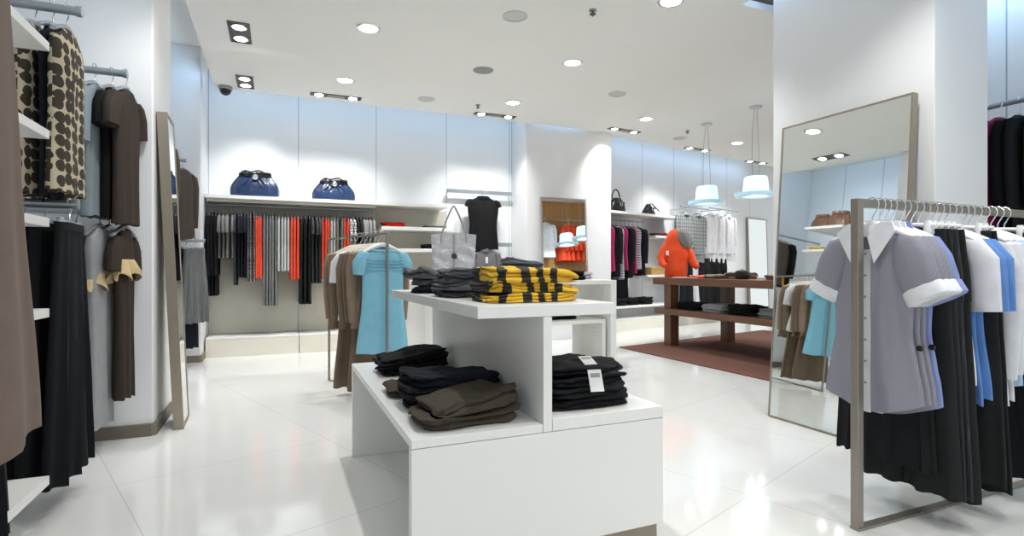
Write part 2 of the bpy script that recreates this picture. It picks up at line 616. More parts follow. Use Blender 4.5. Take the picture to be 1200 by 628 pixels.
# ------------------------------------------------------------------ rug
RUG = MB().prism([(4.53, 6.74), (4.60, 3.75), (8.7, 3.75), (8.2, 7.55)], 0.001, 0.014)
thing('rug', RUG, rug_mat(), 'flat brown rug lying under the wooden table', 'rug')

# ------------------------------------------------------------------ ceiling fittings
def disc(r, z0, z1, n=28):
    return MB().lathe([(r * .02, z0), (r, z0), (r, z1), (r * .02, z1)], n)
def downlight(x, y, label, lit=True):
    r = root('downlight', label, 'ceiling light', (x, y, CZ), 0, 'round recessed ceiling lights')
    def ring(): return MB().lathe([(.085, -.001), (.112, -.001), (.114, -.006), (.100, -.012), (.088, -.009)], 32, cap0=False, cap1=False)
    obj('trim_ring', cached('trim_ring', ring), CHROME if lit else painted_ring, r)
    obj('lens', cached('lens_lit', lambda: disc(.086, -.006, -.002)), LAMP if lit else painted_ring, r)
    return r
painted_ring = painted('ring_paint', (205, 205, 202), 0.6)
lit_lights = [((0.78, 5.30), 'lit round downlight above the silver tote side, second nearest the left ceiling edge'),]
LIT = [
    (0.78, 5.30, 'large lit round downlight at upper left, right of the square twin spot'),
    (0.74, 6.88, 'small lit round downlight just above the leftmost long twin spot'),
    (2.97, 5.32, 'lit round downlight in the middle of the ceiling, right of the grey speaker'),
    (3.05, 3.77, 'lit round downlight cut by the top edge of the photo'),
    (2.94, 6.92, 'lit round downlight above the second long twin spot from the left'),
    (5.11, 6.89, 'lit round downlight above the third long twin spot from the left'),
    (7.61, 7.58, 'faint lit round downlight between the two pendant lamp cords'),
]
for x, y, l in LIT: downlight(x, y, l)
UNLIT = [
    (1.82, 7.22, 'flat unlit white ceiling ring close to the back edge, left of centre'),
    (1.95, 4.54, 'large unlit white ceiling ring at the top centre, left of the sprinkler'),
    (4.04, 6.05, 'unlit white ceiling ring right of the central downlight'),
    (6.42, 7.70, 'faint unlit white ceiling ring beside the farther pendant canopy'),
]
for x, y, l in UNLIT: downlight(x, y, l, False)
thing('ceiling_speaker', MB().lathe([(.002, -.001), (.115, -.001), (.113, -.006), (.002, -.007)], 32), MIDGREY, 'flat round grey speaker grille in the white ceiling', 'speaker', (2.15, 5.92, CZ))

def twin_spot(x, y, rz, w, h, label, box=True, square=False):
    r = root('twin_spotlight', label, 'ceiling light', (x, y, CZ), rz, 'recessed twin spotlights')
    hw, hh = w / 2, h / 2
    fr = MB()
    t = .018
    fr.rings([[(-hw, -hh, -.002), (hw, -hh, -.002), (hw, hh, -.002), (-hw, hh, -.002)], [(-hw, -hh, -.010), (hw, -hh, -.010), (hw, hh, -.010), (-hw, hh, -.010)], [(-hw + t, -hh + t, -.010), (hw - t, -hh + t, -.010), (hw - t, hh - t, -.010), (-hw + t, hh - t, -.010)], [(-hw + t, -hh + t, -.003), (hw - t, -hh + t, -.003), (hw - t, hh - t, -.003), (-hw + t, hh - t, -.003)]], False, True)
    obj('frame', fr, DARKGREY, r)
    if w >= h: spots = ((-hw + .11, 0), (hw - .11, 0))
    else: spots = ((0, -hh + .11), (0, hh - .11))
    for px, py in spots:
        o = obj('lamp', cached('lamp_disc', lambda: disc(.052, -.014, -.004, 24)), LAMP, r); o.location = (px, py, 0)
        o2 = obj('reflector', cached('reflector', lambda: MB().lathe([(.054, -.004), (.072, -.004), (.070, -.013), (.056, -.011)], 28, cap0=False, cap1=False)), CHROME if square else BLACKPL, r); o2.location = (px, py, 0)
    if box:
        obj('cover_plate', MB().box(-.11, .11, -.052, .052, -.014, -.004), MIDGREY, r, .002)
    return r
twin_spot(-0.335, 5.88, 0, .19, .50, 'square twin spotlight nearest the camera at the left ceiling edge', False, True)
twin_spot(-0.365, 7.41, 0, .19, .48, 'small square twin spotlight above the dome camera', False, True)
TW = [
    (0.70, 7.56, 0, 'long twin spotlight strip above the left blue bag, leftmost of the strips'),
    (2.94, 7.59, 0, 'long twin spotlight strip above the black sleeveless top'),
    (5.21, 7.60, R(9), 'long twin spotlight strip above the right edge of the pillar'),
    (7.31, 8.27, R(9), 'long twin spotlight strip above the farther pendant lamp'),
    (9.36, 8.80, R(9), 'small twin spotlight strip farthest right, above the nearer pendant lamp'),
]
for x, y, a, l in TW: twin_spot(x, y, a, .64, .125, l)
# fittings seen in the leaning mirror
TW2 = []
# dome camera
r = root('dome_camera', 'small black dome security camera at the ceiling corner above the back rail', 'camera', (-0.60, 7.70, CZ))
obj('base', MB().lathe([(.002, 0), (.078, 0), (.078, -.03), (.07, -.04), (.002, -.04)], 28), MIDGREY, r)
obj('dome', MB().lathe([(.066, -.038)] + [(.066 * math.cos(R(a)), -.045 - .066 * math.sin(R(a))) for a in range(0, 90, 10)] + [(.002, -.111)], 28), BLACKPL, r)
# sprinklers
def sprinkler(x, y, l):
    r = root('sprinkler', l, 'sprinkler', (x, y, CZ), 0, 'ceiling sprinklers')
    obj('escutcheon', cached('escutcheon', lambda: MB().lathe([(.002, 0), (.035, 0), (.03, -.008), (.002, -.01)], 20)), MIDGREY, r)
    obj('nozzle', cached('nozzle', lambda: MB().lathe([(.009, -.008), (.009, -.032), (.028, -.034), (.028, -.038), (.006, -.04), (.006, -.055), (.001, -.056)], 16)), DARKGREY, r)
sprinkler(2.53, 4.17, 'small sprinkler head nearest the camera at the top of the ceiling')
sprinkler(2.54, 7.21, 'tiny sprinkler head beside the twin spot over the black sleeveless top')
sprinkler(6.18, 7.22, 'tiny sprinkler head beside the far pendant canopy')

# ------------------------------------------------------------------ pendant lamps
def glass_mat():
    m, nt, b = new_mat('lit_frosted_glass')
    b.inputs['Base Color'].default_value = lin((190, 228, 240))
    b.inputs['Roughness'].default_value = 0.3
    b.inputs['Emission Color'].default_value = lin((205, 240, 250))
    b.inputs['Emission Strength'].default_value = 0.75
    return m
PG = glass_mat()
PF = plain('pale_glass_rim', (165, 200, 214), 0.15, 0, .25, (190, 225, 238))
def pendant(x, y, label, zb=2.14):
    r = root('pendant_lamp', label, 'lamp', (x, y, zb), 0, 'pendant lamps over the wooden table')
    top = CZ - zb
    obj('canopy', cached('canopy', lambda: MB().lathe([(.002, 0), (.085, 0), (.08, -.02), (.02, -.03), (.002, -.03)], 28)), painted_ring, r).location = (0, 0, top)
    for dx in (-.07, .07):
        obj('cable', cached(('cable', dx), lambda: MB().tube([(dx * .3, 0, top - .025), (dx * .8, .01, top * .7), (dx, 0, .45), (dx, 0, .285)], .0035, None, 6)), STEEL, r)
    obj('shade', cached('pendant_shade', lambda: MB().lathe([(.02, .29), (.13, .285), (.150, .27), (.160, .20), (.172, .05), (.176, .03)], 36, cap1=False)), PG, r)
    obj('rim', cached('pendant_rim', lambda: MB().lathe([(.172, .04), (.20, .028), (.262, .022), (.274, .055), (.280, .055), (.275, .005), (.20, -.002), (.165, .01)], 40, cap0=False, cap1=False)), PF, r)
    obj('bulb', cached('pendant_bulb', lambda: MB().lathe([(.005, .20), (.03, .19), (.045, .14), (.035, .10), (.004, .09)], 20)), LAMP, r)
pendant(6.16, 6.76, 'frosted glass pendant lamp farther from the camera, with a wide rim, left of two')
pendant(6.14, 5.78, 'frosted glass pendant lamp with a wide rim nearest the leaning right mirror')
pendant(6.22, 5.02, 'frosted glass pendant lamp seen only in the small pillar mirror, right one')
pendant(6.23, 4.20, 'frosted glass pendant lamp seen only in the small pillar mirror, left one')

# ------------------------------------------------------------------ mirrors
def leaning_mirror(label, w, h, loc, rz, lean, fr=.05, th=.04, front=.03):
    """local: front faces -Y, bottom edge on the floor at y=0, leaning back towards +Y"""
    r = root('leaning_mirror', label, 'mirror', loc, rz)
    r.rotation_mode = 'XYZ'
    r.rotation_euler = (-lean, 0, rz)
    hw = w / 2
    f = MB()
    def loop(x, z0, z1, y): return [(-x, y, z0), (x, y, z0), (x, y, z1), (-x, y, z1)]
    f.rings([loop(hw, 0, h, th), loop(hw, 0, h, 0), loop(hw - front, front, h - front, 0), loop(hw - front, front, h - front, .006)], True, False)
    obj('frame', f, TAUPE, r)
    obj('glass', MB().box(-hw + front, hw - front, .004, .01, front, h - front), MIRROR, r)
    return r
# right mirror: bottom from (3.47,3.16) to (3.62,2.29)
leaning_mirror('large leaning mirror against the column, in a thin taupe frame, reflecting the left side', .975, 2.25, (3.50, 2.69, 0.004), R(-90), R(3.9), th=.05, front=.012)
# left mirror: narrow, seen almost edge on
leaning_mirror('narrow leaning mirror in a taupe frame against the left wall stub', .37, 2.25, (-0.625, 4.735, 0.004), R(92), R(2.6), th=.065, front=.02)
# pillar mirror
r = root('wall_mirror', 'small framed mirror on the pillar showing an oak wall with orange clothes', 'mirror', (4.21, 7.77, .75))
r.rotation_euler = (R(-3.7), 0, 0)
def loop(x, z0, z1, y): return [(-x, y, z0), (x, y, z0), (x, y, z1), (-x, y, z1)]
obj('frame', MB().rings([loop(.41, 0, 1.52, -.006), loop(.41, 0, 1.52, -.04), loop(.385, .025, 1.495, -.04), loop(.385, .025, 1.495, -.03)], True, False), brushed('silver_frame', (190, 190, 188), .3), r)
obj('glass', MB().box(-.385, .385, -.034, -.028, .025, 1.495), MIRROR, r)
# far right mirror
o = leaning_mirror('pale leaning mirror at the far right wall behind the wooden table', .95, 2.38, fw(5.75, -.30, 0.004), FROT, R(1.8), th=.04, front=.03)

# ------------------------------------------------------------------ centre display table
r = root('display_table', 'white two-level display table in the foreground centre', 'display table', (0.417, 1.862, 0))
W_, D_ = 1.05, 1.648
obj('front_panel', MB().box(0.0, W_, 0, .04, .098, .531), WHITE, r, .002)
obj('back_panel', MB().box(0.0, W_, D_ - .04, D_, 0.0, .531), WHITE, r, .002)
obj('lower_shelf', MB().box(0.0, .497, 0, D_, .533, .564), WHITE, r, .002)
obj('lower_shelf', MB().box(.538, W_, 0, D_, .533, .580), WHITE, r, .002)
obj('upright_panel', MB().box(.499, .536, 0, D_ - .03, .533, .966), WHITE, r, .002)
obj('upper_shelf', MB().box(.238, .814, 0, D_ - .03, .968, 1.013), WHITE, r, .002)
obj('toe_kick', MB().box(.06, W_ - .01, .03, .06, 0, .097), painted('taupe_kick', (150, 140, 126), .5), r)

# nested white tables behind
def arch_table(name, label, x0, x1, y0, y1, h, t, leg_t):
    r = root(name, label, 'display table', (x0, y0, 0))
    w, d = x1 - x0, y1 - y0
    obj('tabletop', MB().box(0, w, 0, d, h - t, h), WHITE, r, .002)
    for a in (0, w - leg_t):
        o = obj('side_panel', MB().box(a, a + leg_t, 0, d, 0, h - t - .001), WHITE, r, .002)
    # row of drilled peg holes on the inner side
    for yy in (.18, .42):
        for zz in (.07, .12):
            obj('peg_hole', MB().lathe([(.001, 0), (.008, 0), (.008, -.003), (.001, -.003)], 10).move(Matrix.Translation((w - leg_t, yy, h - t - zz)) @ Matrix.Rotation(R(-90), 4, 'Y')), DARKGREY, r)
    return r
arch_table('nesting_table', 'tall white nesting table behind the striped sweaters', 1.33, 3.56, 5.35, 6.25, 1.013, .045, .075)
arch_table('nesting_table', 'low white nesting table tucked under the taller one', 2.5, 3.46, 5.42, 6.12, .56, .04, .045)

# ------------------------------------------------------------------ wooden table
r = root('wooden_table', 'dark walnut two-tier table standing on the brown rug', 'table', (5.18, 4.1, 0.014))
TW_, TD_ = 1.42, 2.72
obj('tabletop', MB().box(0, TW_, 0, TD_, .895, .992), WOOD, r, .003)
obj('lower_shelf', MB().box(0.015, TW_ - .015, .05, TD_ - .02, .462, .545), WOOD, r, .003)
for x in (.09, TW_ - .25):
    for y in (.12, TD_ - .30):
        obj('leg', MB().box(x, x + .15, y, y + .15, 0, .894), wood_mat('walnut_leg', (72, 44, 28), (124, 82, 54), 2), r, .003)

# ------------------------------------------------------------------ back wall fixtures (left section)
sh = root('wall_shelf', 'long white shelf above the garment rail on the back wall', 'shelf', (-0.86, 8.0, 2.05))
obj('shelf_board', MB().box(0, 3.20, 0, .44, 0, .045), WHITE, sh, .002)
obj('valance', MB().box(0.02, 2.15, .02, .05, -.045, -.001), GREYP, sh)
for x0, x1, l in ((-0.85, .262, 'cream plinth under the left half of the back rail'), (.27, 1.352, 'cream plinth under the right half of the back rail'), (1.36, 2.442, 'cream plinth under the small back shelves'), (2.45, 3.56, 'cream plinth below the black sleeveless top')):
    o = root('plinth', l, 'plinth', (x0, 8.0, 0), 0)
    obj('front_board', MB().box(0, x1 - x0, 0, .03, .0, .228), PLINTHM, o, .002)
    obj('top_board', MB().box(0, x1 - x0, 0, .44, .23, .25), WHITE, o, .002)
for z, l in ((1.70, 'short white shelf with red folded tops on the back wall'), (1.385, 'short white shelf with a small black item, below the red tops'), (.90, 'lowest short white shelf hidden behind the blue top')):
    thing('wall_shelf', MB().box(0, 1.06, 0, .42, 0, .05), WHITE, l, 'shelf', (1.37, 8.02, z), 0, None, .002)
# lower wall behind the rail is a grey-cream panel
for x0, x1, l in ((-.85, .262, 'grey cream back panel behind the left half of the back rail'), (.272, 1.352, 'grey cream back panel behind the right half of the back rail'), (1.362, 2.44, 'grey cream back panel behind the short shelves')):
    o = struct('trim_1', MB().box(x0, x1, 8.435, 8.449, .26, 2.04), painted('cream_grey_panel', (206, 202, 188), .5))
RAILZ = 1.985
def rail(label, L, loc, rz, rad=.0125, ends=(0, 1), brk=None):
    r = root('clothes_rail', label, 'rail', loc, rz)
    obj('tube', MB().tube([(0, 0, 0), (L * .5, 0, 0), (L, 0, 0)], rad, None, 14, ref=(0, 0, 1)), STEEL, r)
    for x in (brk if brk is not None else (.02, L - .02)):
        obj('end_cap', MB().tube([(x - .012, 0, 0), (x + .012, 0, 0)], rad * 1.2, None, 14, ref=(0, 0, 1)), STEEL, r)
    return r
r = rail('long chrome rail full of grey, black and orange garments on the back wall', 2.12, (-.84, 8.22, RAILZ), 0)
for x in (.05, 1.08, 2.07):
    obj('bracket', MB().box(x - .008, x + .008, -.008, .008, .012, .064), STEEL, r)
# flat wall rails
for z, l in ((2.36, 'flat grey wall rail holding the black sleeveless top'), (1.53, 'flat grey wall rail above the grey jacket')):
    r = root('clothes_rail', l, 'rail', (2.43, 8.33, z))
    obj('bar', MB().box(0, 1.1, 0, .02, -.03, .03), STEEL, r, .003)
    for x in (.04, 1.06):
        obj('bracket', MB().box(x - .012, x + .012, .021, .119, -.012, .012), STEEL, r)

# ------------------------------------------------------------------ far section fixtures
def far_thing(name, mb, m, label, cat, bevel=.002):
    o = thing(name, mb, m, label, cat, (0, 0, 0), 0, None, bevel)
    return at_far(o)
far_thing('wall_shelf', MB().box(-.40, 1.95, 0, .41, 2.13, 2.175), WHITE, 'white wall shelf under the two black handbags', 'shelf')
far_thing('wall_shelf', MB().box(1.15, 1.95, 0.02, .41, 1.735, 1.775), WHITE, 'short white shelf with a dark red folded scarf, behind the orange jacket', 'shelf')
far_thing('wall_shelf', MB().box(.9, 1.95, 0.02, .41, .98, 1.02), WHITE, 'short white shelf with a tan box behind the orange jacket', 'shelf')
far_thing('wall_shelf', MB().box(-.40, 1.95, 0.0, .41, .42, .46), WHITE, 'low white wall shelf with black folded clothes under the magenta garments', 'shelf')
o = root('plinth', 'cream plinth along the far wall behind the wooden table', 'plinth'); at_far(o)
obj('front_board', MB().box(-.40, 3.6, 0, .03, .0, .208), PLINTHM, o, .002)
obj('top_board', MB().box(-.40, 3.6, 0, .41, .21, .23), WHITE, o, .002)
for s0, s1 in ((-1.0, .55),):
    pass
r = rail('chrome rail with magenta and black garments left of the orange jacket', 1.40, fw(-.38, -.2, 2.03), FROT)
r = rail('angled chrome rail holding the plaid shirts', 1.0, fw(1.72, .14, 2.36), FROT)
obj('arm', MB().box(.45, .47, .013, .55, -.01, .01), STEEL, r)
r = rail('chrome rail holding the white blouses by the far pendant lamp', 1.15, fw(2.74, .14, 2.40), FROT)
obj('arm', MB().box(.55, .57, .013, .55, -.01, .01), STEEL, r)
r = rail('low chrome rail holding white and black trousers behind the wooden table', 1.95, fw(1.8, .14, 1.45), FROT)
obj('arm', MB().box(.95, .97, .013, .55, -.01, .01), STEEL, r)

# ------------------------------------------------------------------ left bay fixtures
for z, l in ((2.075, 'topmost white shelf at the left edge of the photo'), (1.70, 'white shelf in front of the apple print tops, second from top'), (1.325, 'white shelf just above the black trousers at left'), (.94, 'white shelf in the middle of the black trousers at left'), (.225, 'lowest white shelf at the bottom left corner')):
    thing('wall_shelf', MB().box(-1.28, 0, -.25 if z > .3 else -.65, .29, 0, .038), WHITE, l, 'shelf', (-0.90, 2.66, z), 0, None, .002)
for y, z, x1, l in ((3.32, 2.405, -.885, 'grey rail end above the apple print tops'), (4.20, 2.385, -.885, 'grey rail end above the grey dress by the left stub wall'), (3.32, 1.46, -.90, 'lower grey rail over the long black trousers at left'), (4.20, 1.505, -.905, 'lower grey rail over the grey and beige garments at left'), (2.2, 2.40, -.62, 'grey rail out of view above the brown coats')):
    rail(l, x1 + 2.19, (-2.19, y, z), 0, .022, brk=(1.28 + x1 + .90,))
for y, z, l in ((7.40, 2.40, 'short grey rail end beyond the narrow left mirror'), (7.40, 1.47, 'lower grey rail over the grey skirt beyond the left mirror'), (5.65, 2.40, 'grey rail hidden behind the narrow left mirror')):
    rl = 1.40 if z < 2 else 1.21
    rail(l, rl, (-2.19, y, z), 0, .018, brk=(rl - .01,))
for z, l in ((2.45, 'topmost white shelf in the bay behind the left mirror'), (2.06, 'second white shelf in the bay behind the left mirror'), (.20, 'lowest white shelf in the bay behind the left mirror')):
    thing('wall_shelf', MB().box(-1.25, 0, -.35, .35, 0, .04), WHITE, l, 'shelf', (-1.04, 6.45, z), 0, None, .002)

# ------------------------------------------------------------------ floor racks
def frame_rack(label, loc, rz, L, h=1.455, t=.036, far=True):
    r = root('garment_rack', label, 'clothes rack', loc, rz)
    obj('post', MB().box(0, t, -t / 2, t / 2, .012, h), NICKEL, r, .002)
    obj('top_bar', MB().box(t + .0005, L - t - .0005, -t / 2, t / 2, h - t, h), NICKEL, r, .002)
    obj('base_bar', MB().box(0, L, -t / 2 - .004, t / 2 + .004, 0, .0115), NICKEL, r, .002)
    if far: obj('post', MB().box(L - t, L, -t / 2, t / 2, .012, h), NICKEL, r, .002)
    return r
frame_rack('brushed metal garment rack with grey shirts and black trousers at right', (2.33, 1.65, 0), 0, 2.1)
# thin rack in the middle, holding the blue top; runs from (.86,4.74) to (.48,5.97)
BR = Vector((0.86, 4.74, 0)); BE = (Vector((.48, 5.97, 0)) - BR); BL = BE.length; BE.normalize()
r = frame_rack('slim metal garment rack behind the blue top', (BR.x, BR.y, 0), math.atan2(BE.y, BE.x), BL, 1.455, .020)
# right wall rail
rail('grey rail with black and magenta garments on the right wall', 2.6, (4.93, .6, 2.36), R(90), .02)

# ================================================================== CLOTHES
BLACK = fabric((26, 28, 30)); NAVY = fabric((20, 23, 34)); CHAR = fabric((52, 54, 58)); BLK2 = fabric((15, 15, 18))
GREY = fabric((118, 118, 118)); LGREY = fabric((182, 186, 184)); MGREY = fabric((140, 140, 138)); GBROWN = fabric((120, 114, 104))
ORANGE = fabric((232, 72, 34)); MAGENTA = fabric((158, 30, 92)); WHITEF = fabric((226, 228, 232)); BROWN = fabric((112, 96, 82))
DBROWN = fabric((58, 48, 42)); OLIVE = fabric((70, 63, 53)); BEIGE = fabric((206, 182, 140)); BLUE = fabric((128, 188, 210), .6, .06)
SKY = fabric((170, 198, 224)); CORNF = fabric((98, 142, 206)); PERI = fabric((134, 148, 198)); YELLOW = fabric((222, 178, 44)); SLATE = fabric((86, 96, 102))
PATT = blobs('grey_print_fabric', (150, 146, 146), (60, 56, 60), 38, .40)
HOUND = blobs('black_white_print', (208, 208, 206), (30, 30, 32), 30, .40)
APPLE = blobs('apple_print_fabric', (190, 178, 152), (52, 44, 30), 17.5, .545, None, True)
BWSTRIPE = stripes((24, 24, 28), (205, 205, 208), 2, .03, .5, 'black_white_stripe')
GWSTRIPE = stripes((226, 228, 232), (160, 164, 172), 2, .05, .55, 'grey_white_stripe')
SHIRTG = stripes((139, 139, 149), (133, 133, 144), 0, .007, .5, 'fine_grey_stripe')
def plaid():
    m, nt, b = new_mat('grey_plaid_fabric')
    x, y, z = sepxyz(nt, coords(nt))
    a = mathn(nt, 'GREATER_THAN', mathn(nt, 'FRACT', mathn(nt, 'DIVIDE', mathn(nt, 'ADD', x, 5.0), .055)), .6)
    c = mathn(nt, 'GREATER_THAN', mathn(nt, 'FRACT', mathn(nt, 'DIVIDE', mathn(nt, 'ADD', z, 5.0), .07)), .6)
    f = mathn(nt, 'MULTIPLY', mathn(nt, 'ADD', a, c), .5)
    nt.links.new(mixc(nt, f, lin((150, 155, 156)), lin((98, 102, 104))), b.inputs['Base Color'])
    b.inputs['Roughness'].default_value = .85
    return m
PLAID = plaid()
LEATHB = plain('blue_patent_leather', (34, 52, 84), 0.16)
LEATHD = plain('dark_gathered_leather', (22, 26, 34), 0.3)
LEATHK = plain('black_leather', (16, 19, 20), 0.28)
LEATHBR = plain('brown_patent_leather', (112, 74, 52), 0.3)

# ------------------------------------------------ back rail, left to right
def zl(yb, X):   # garment length below the rail for a hem seen at height yb in the photo frame
    return RAILZ - (1.15 - (yb - 314) * (.39 * X + 7.5) / 648.0)
HW = .175
def T(L, sl='none', seed=0, fl=1.05, slen=.5, ht=.018):
    return top_parts(round(L - .10, 2), HW, ht, sl, slen, fl, seed, (2, .002, .008))
clusters = [
    # x0, x1 (metres along wall), count, kind, hem, material, kind name, phrase, category
    (-.81, -.74, 3, 'long', 346, BLK2, 'cardigan', 'black cardigans left of the grey tops', 'cardigan'),
    (-.70, -.55, 4, 'short', 303, GREY, 'knit_shirt', 'short grey tops beside the black cardigans', 'top'),
    (-.515, -.515, 1, 'short', 334, CHAR, 'knit_shirt', 'charcoal top between short grey tops and navy tops', 'top'),
    (-.48, -.39, 3, 'short', 325, NAVY, 'knit_shirt', 'navy tops right of the short grey tops', 'top'),
    (-.36, -.295, 3, 'skirt', 329, PATT, 'skirt', 'grey patterned skirts left of the leftmost orange bunch', 'skirt'),
    (-.265, -.205, 3, 'none', 325, ORANGE, 'knit_shirt', 'orange tops in the leftmost orange bunch', 'top'),
    (-.165, -.025, 5, 'dress', 358, GREY, 'dress', 'long grey dresses in the middle of the back rail', 'dress'),
    (.01, .135, 4, 'none', 318, LGREY, 'knit_shirt', 'pale grey tops right of the long grey dresses', 'top'),
    (.17, .25, 3, 'none', 327, ORANGE, 'knit_shirt', 'orange tops in the second orange bunch', 'top'),
    (.29, .40, 3, 'dress', 356, BLACK, 'dress', 'long black dresses right of the second orange bunch', 'dress'),
    (.44, .53, 3, 'short', 331, CHAR, 'knit_shirt', 'charcoal tops left of the third orange bunch', 'top'),
    (.57, .655, 3, 'none', 327, ORANGE, 'knit_shirt', 'orange tops in the third orange bunch', 'top'),
    (.69, .73, 2, 'none', 322, LGREY, 'knit_shirt', 'pale grey tops right of the third orange bunch', 'top'),
    (.775, .83, 2, 'none', 318, GBROWN, 'knit_shirt', 'taupe tops just above the blue top rack', 'top'),
    (.87, .91, 2, 'none', 312, ORANGE, 'knit_shirt', 'orange tops in the small rightmost orange bunch', 'top'),
    (.95, .99, 2, 'short', 284, HOUND, 'blouse', 'black and white printed blouses near the right rail end', 'blouse'),
    (1.035, 1.085, 2, 'short', 284, BLK2, 'knit_shirt', 'black tops right of the printed blouses', 'top'),
    (1.13, 1.265, 4, 'short', 290, MGREY, 'knit_shirt', 'grey tops at the right end of the back rail', 'top'),
]
for ci, (x0, x1, n, kind, hem, m, nm, phrase, cat) in enumerate(clusters):
    for i in range(n):
        X = x0 + (x1 - x0) * (i / (n - 1) if n > 1 else 0)
        L = zl(hem, X)
        sd = ci % 5
        if kind == 'long': pr = T(L, 'long', sd, 1.0, .75)
        elif kind == 'short': pr = T(L, 'short', sd, 1.05, .20)
        elif kind == 'none': pr = T(L, 'none', sd, 1.08)
        elif kind == 'dress': pr = T(L, 'none', sd, 1.28)
        else: pr = skirt_parts(round(L - .1, 2), .17, .013, 1.15, sd, (5, .001, .008))
        lab = phrase if n == 1 else '%s from left of the %s %s' % (ORD[i], NUM[n], phrase)
        garment(nm, pr, {'cloth': m}, lab, cat, (X, 8.22 + rnd.uniform(-.006, .006), RAILZ), R(90) + rnd.uniform(-.05, .05), 'garments on the back rail', STEEL)

# folded clothes on the short back shelves
for i in range(2):
    fold_item('folded_sweater', .34, .26, .035, fabric((196, 44, 30)), ('lower' if i == 0 else 'upper') + ' of two red folded tops on the short back shelf', 'folded top', (1.57, 8.22, 1.751 + i * .0352), 0, 'folded clothes on the back shelves', 2, i)
fold_item('folded_sweater', .36, .26, .035, GREY, 'thin grey folded top on the short back shelf behind the tote handles', 'folded top', (2.2, 8.22, 1.751), 0, 'folded clothes on the back shelves', 2, 4)
fold_item('folded_sweater', .26, .26, .07, BLK2, 'small black folded top on the second short back shelf, left of the tote', 'folded top', (2.12, 8.22, 1.436), 0, 'folded clothes on the back shelves', 2, 5)
fold_item('folded_sweater', .34, .26, .09, BLK2, 'black folded top on the lowest short back shelf, left of the tote', 'folded top', (2.05, 8.22, .951), 0, 'folded clothes on the back shelves', 3, 6)

# black sleeveless top on the flat wall rail
HB = (3.0, 8.285, 2.40)
def face_hook():
    return MB().tube([(0, 0, -.09), (0, -.002, -.03), (0, .0, .012), (0, .03, .03), (0, .062, .02)], .004, None, 7, ref=(1, 0, 0))
r = root('clothes_hanger', 'metal hanger of the black sleeveless top on the wall rail', 'hanger', (3.0, 8.285, 2.375))
obj('shoulder_bar', cached(('armsw',), lambda: hanger_arms(.19, .012, -.085, .07, .01)), STEEL, r)
obj('hook', face_hook(), STEEL, r)
r = garment('sleeveless_blouse', top_parts(.84, .26, .05, 'none', 0, .98, 3, (3, .002, .008), .88, .10, .09), {'cloth': BLK2}, 'black sleeveless top hanging face out on the back wall', 'top', (3.0, 8.26, 2.375))
for sd in (1, -1):
    obj('cap_sleeve', MB().tube([(sd * .19, 0, -.175), (sd * .235, 0, -.20), (sd * .262, 0, -.26)], [.045, .058, .052], [.045, .05, .048], 16, ripple=lambda a, t: .12 * math.sin(9 * a) * t), BLK2, r)
obj('cowl_collar', MB().lathe([(.075, -.085), (.10, -.10), (.105, -.14), (.085, -.16)], 24, cap0=False, cap1=False).move(Matrix.Diagonal((1.1, .55, 1, 1))), BLK2, r)
# grey jacket under it
r = root('clothes_hanger', 'metal hanger of the grey jacket under the black sleeveless top', 'hanger', (3.03, 8.285, 1.545))
obj('shoulder_bar', cached(('armsw',), lambda: None), STEEL, r)
obj('hook', face_hook(), STEEL, r)
r = garment('jacket', top_parts(.62, .21, .055, 'long', .5, 1.05, 5, (2, .002, .01), .95, .09, .09), {'cloth': fabric((112, 112, 116))}, 'dark grey jacket with a white tag below the black sleeveless top', 'jacket', (3.03, 8.255, 1.545))
obj('collar', MB().lathe([(.07, -.06), (.09, -.09), (.12, -.14)], 20, cap0=False, cap1=False).move(Matrix.Diagonal((1, .55, 1, 1))), fabric((96, 96, 100)), r)
obj('price_tag', MB().box(-.02, .02, -.078, -.074, -.32, -.22), PAPER, r, 0, 'white price tag')
r = garment('knit_shirt', top_parts(.5, .17, .03, 'none', 0, 1.0, 4), {'cloth': BLK2}, 'black top half hidden behind the grey jacket', 'top', (2.83, 8.285, 1.545), 0, None, STEEL)

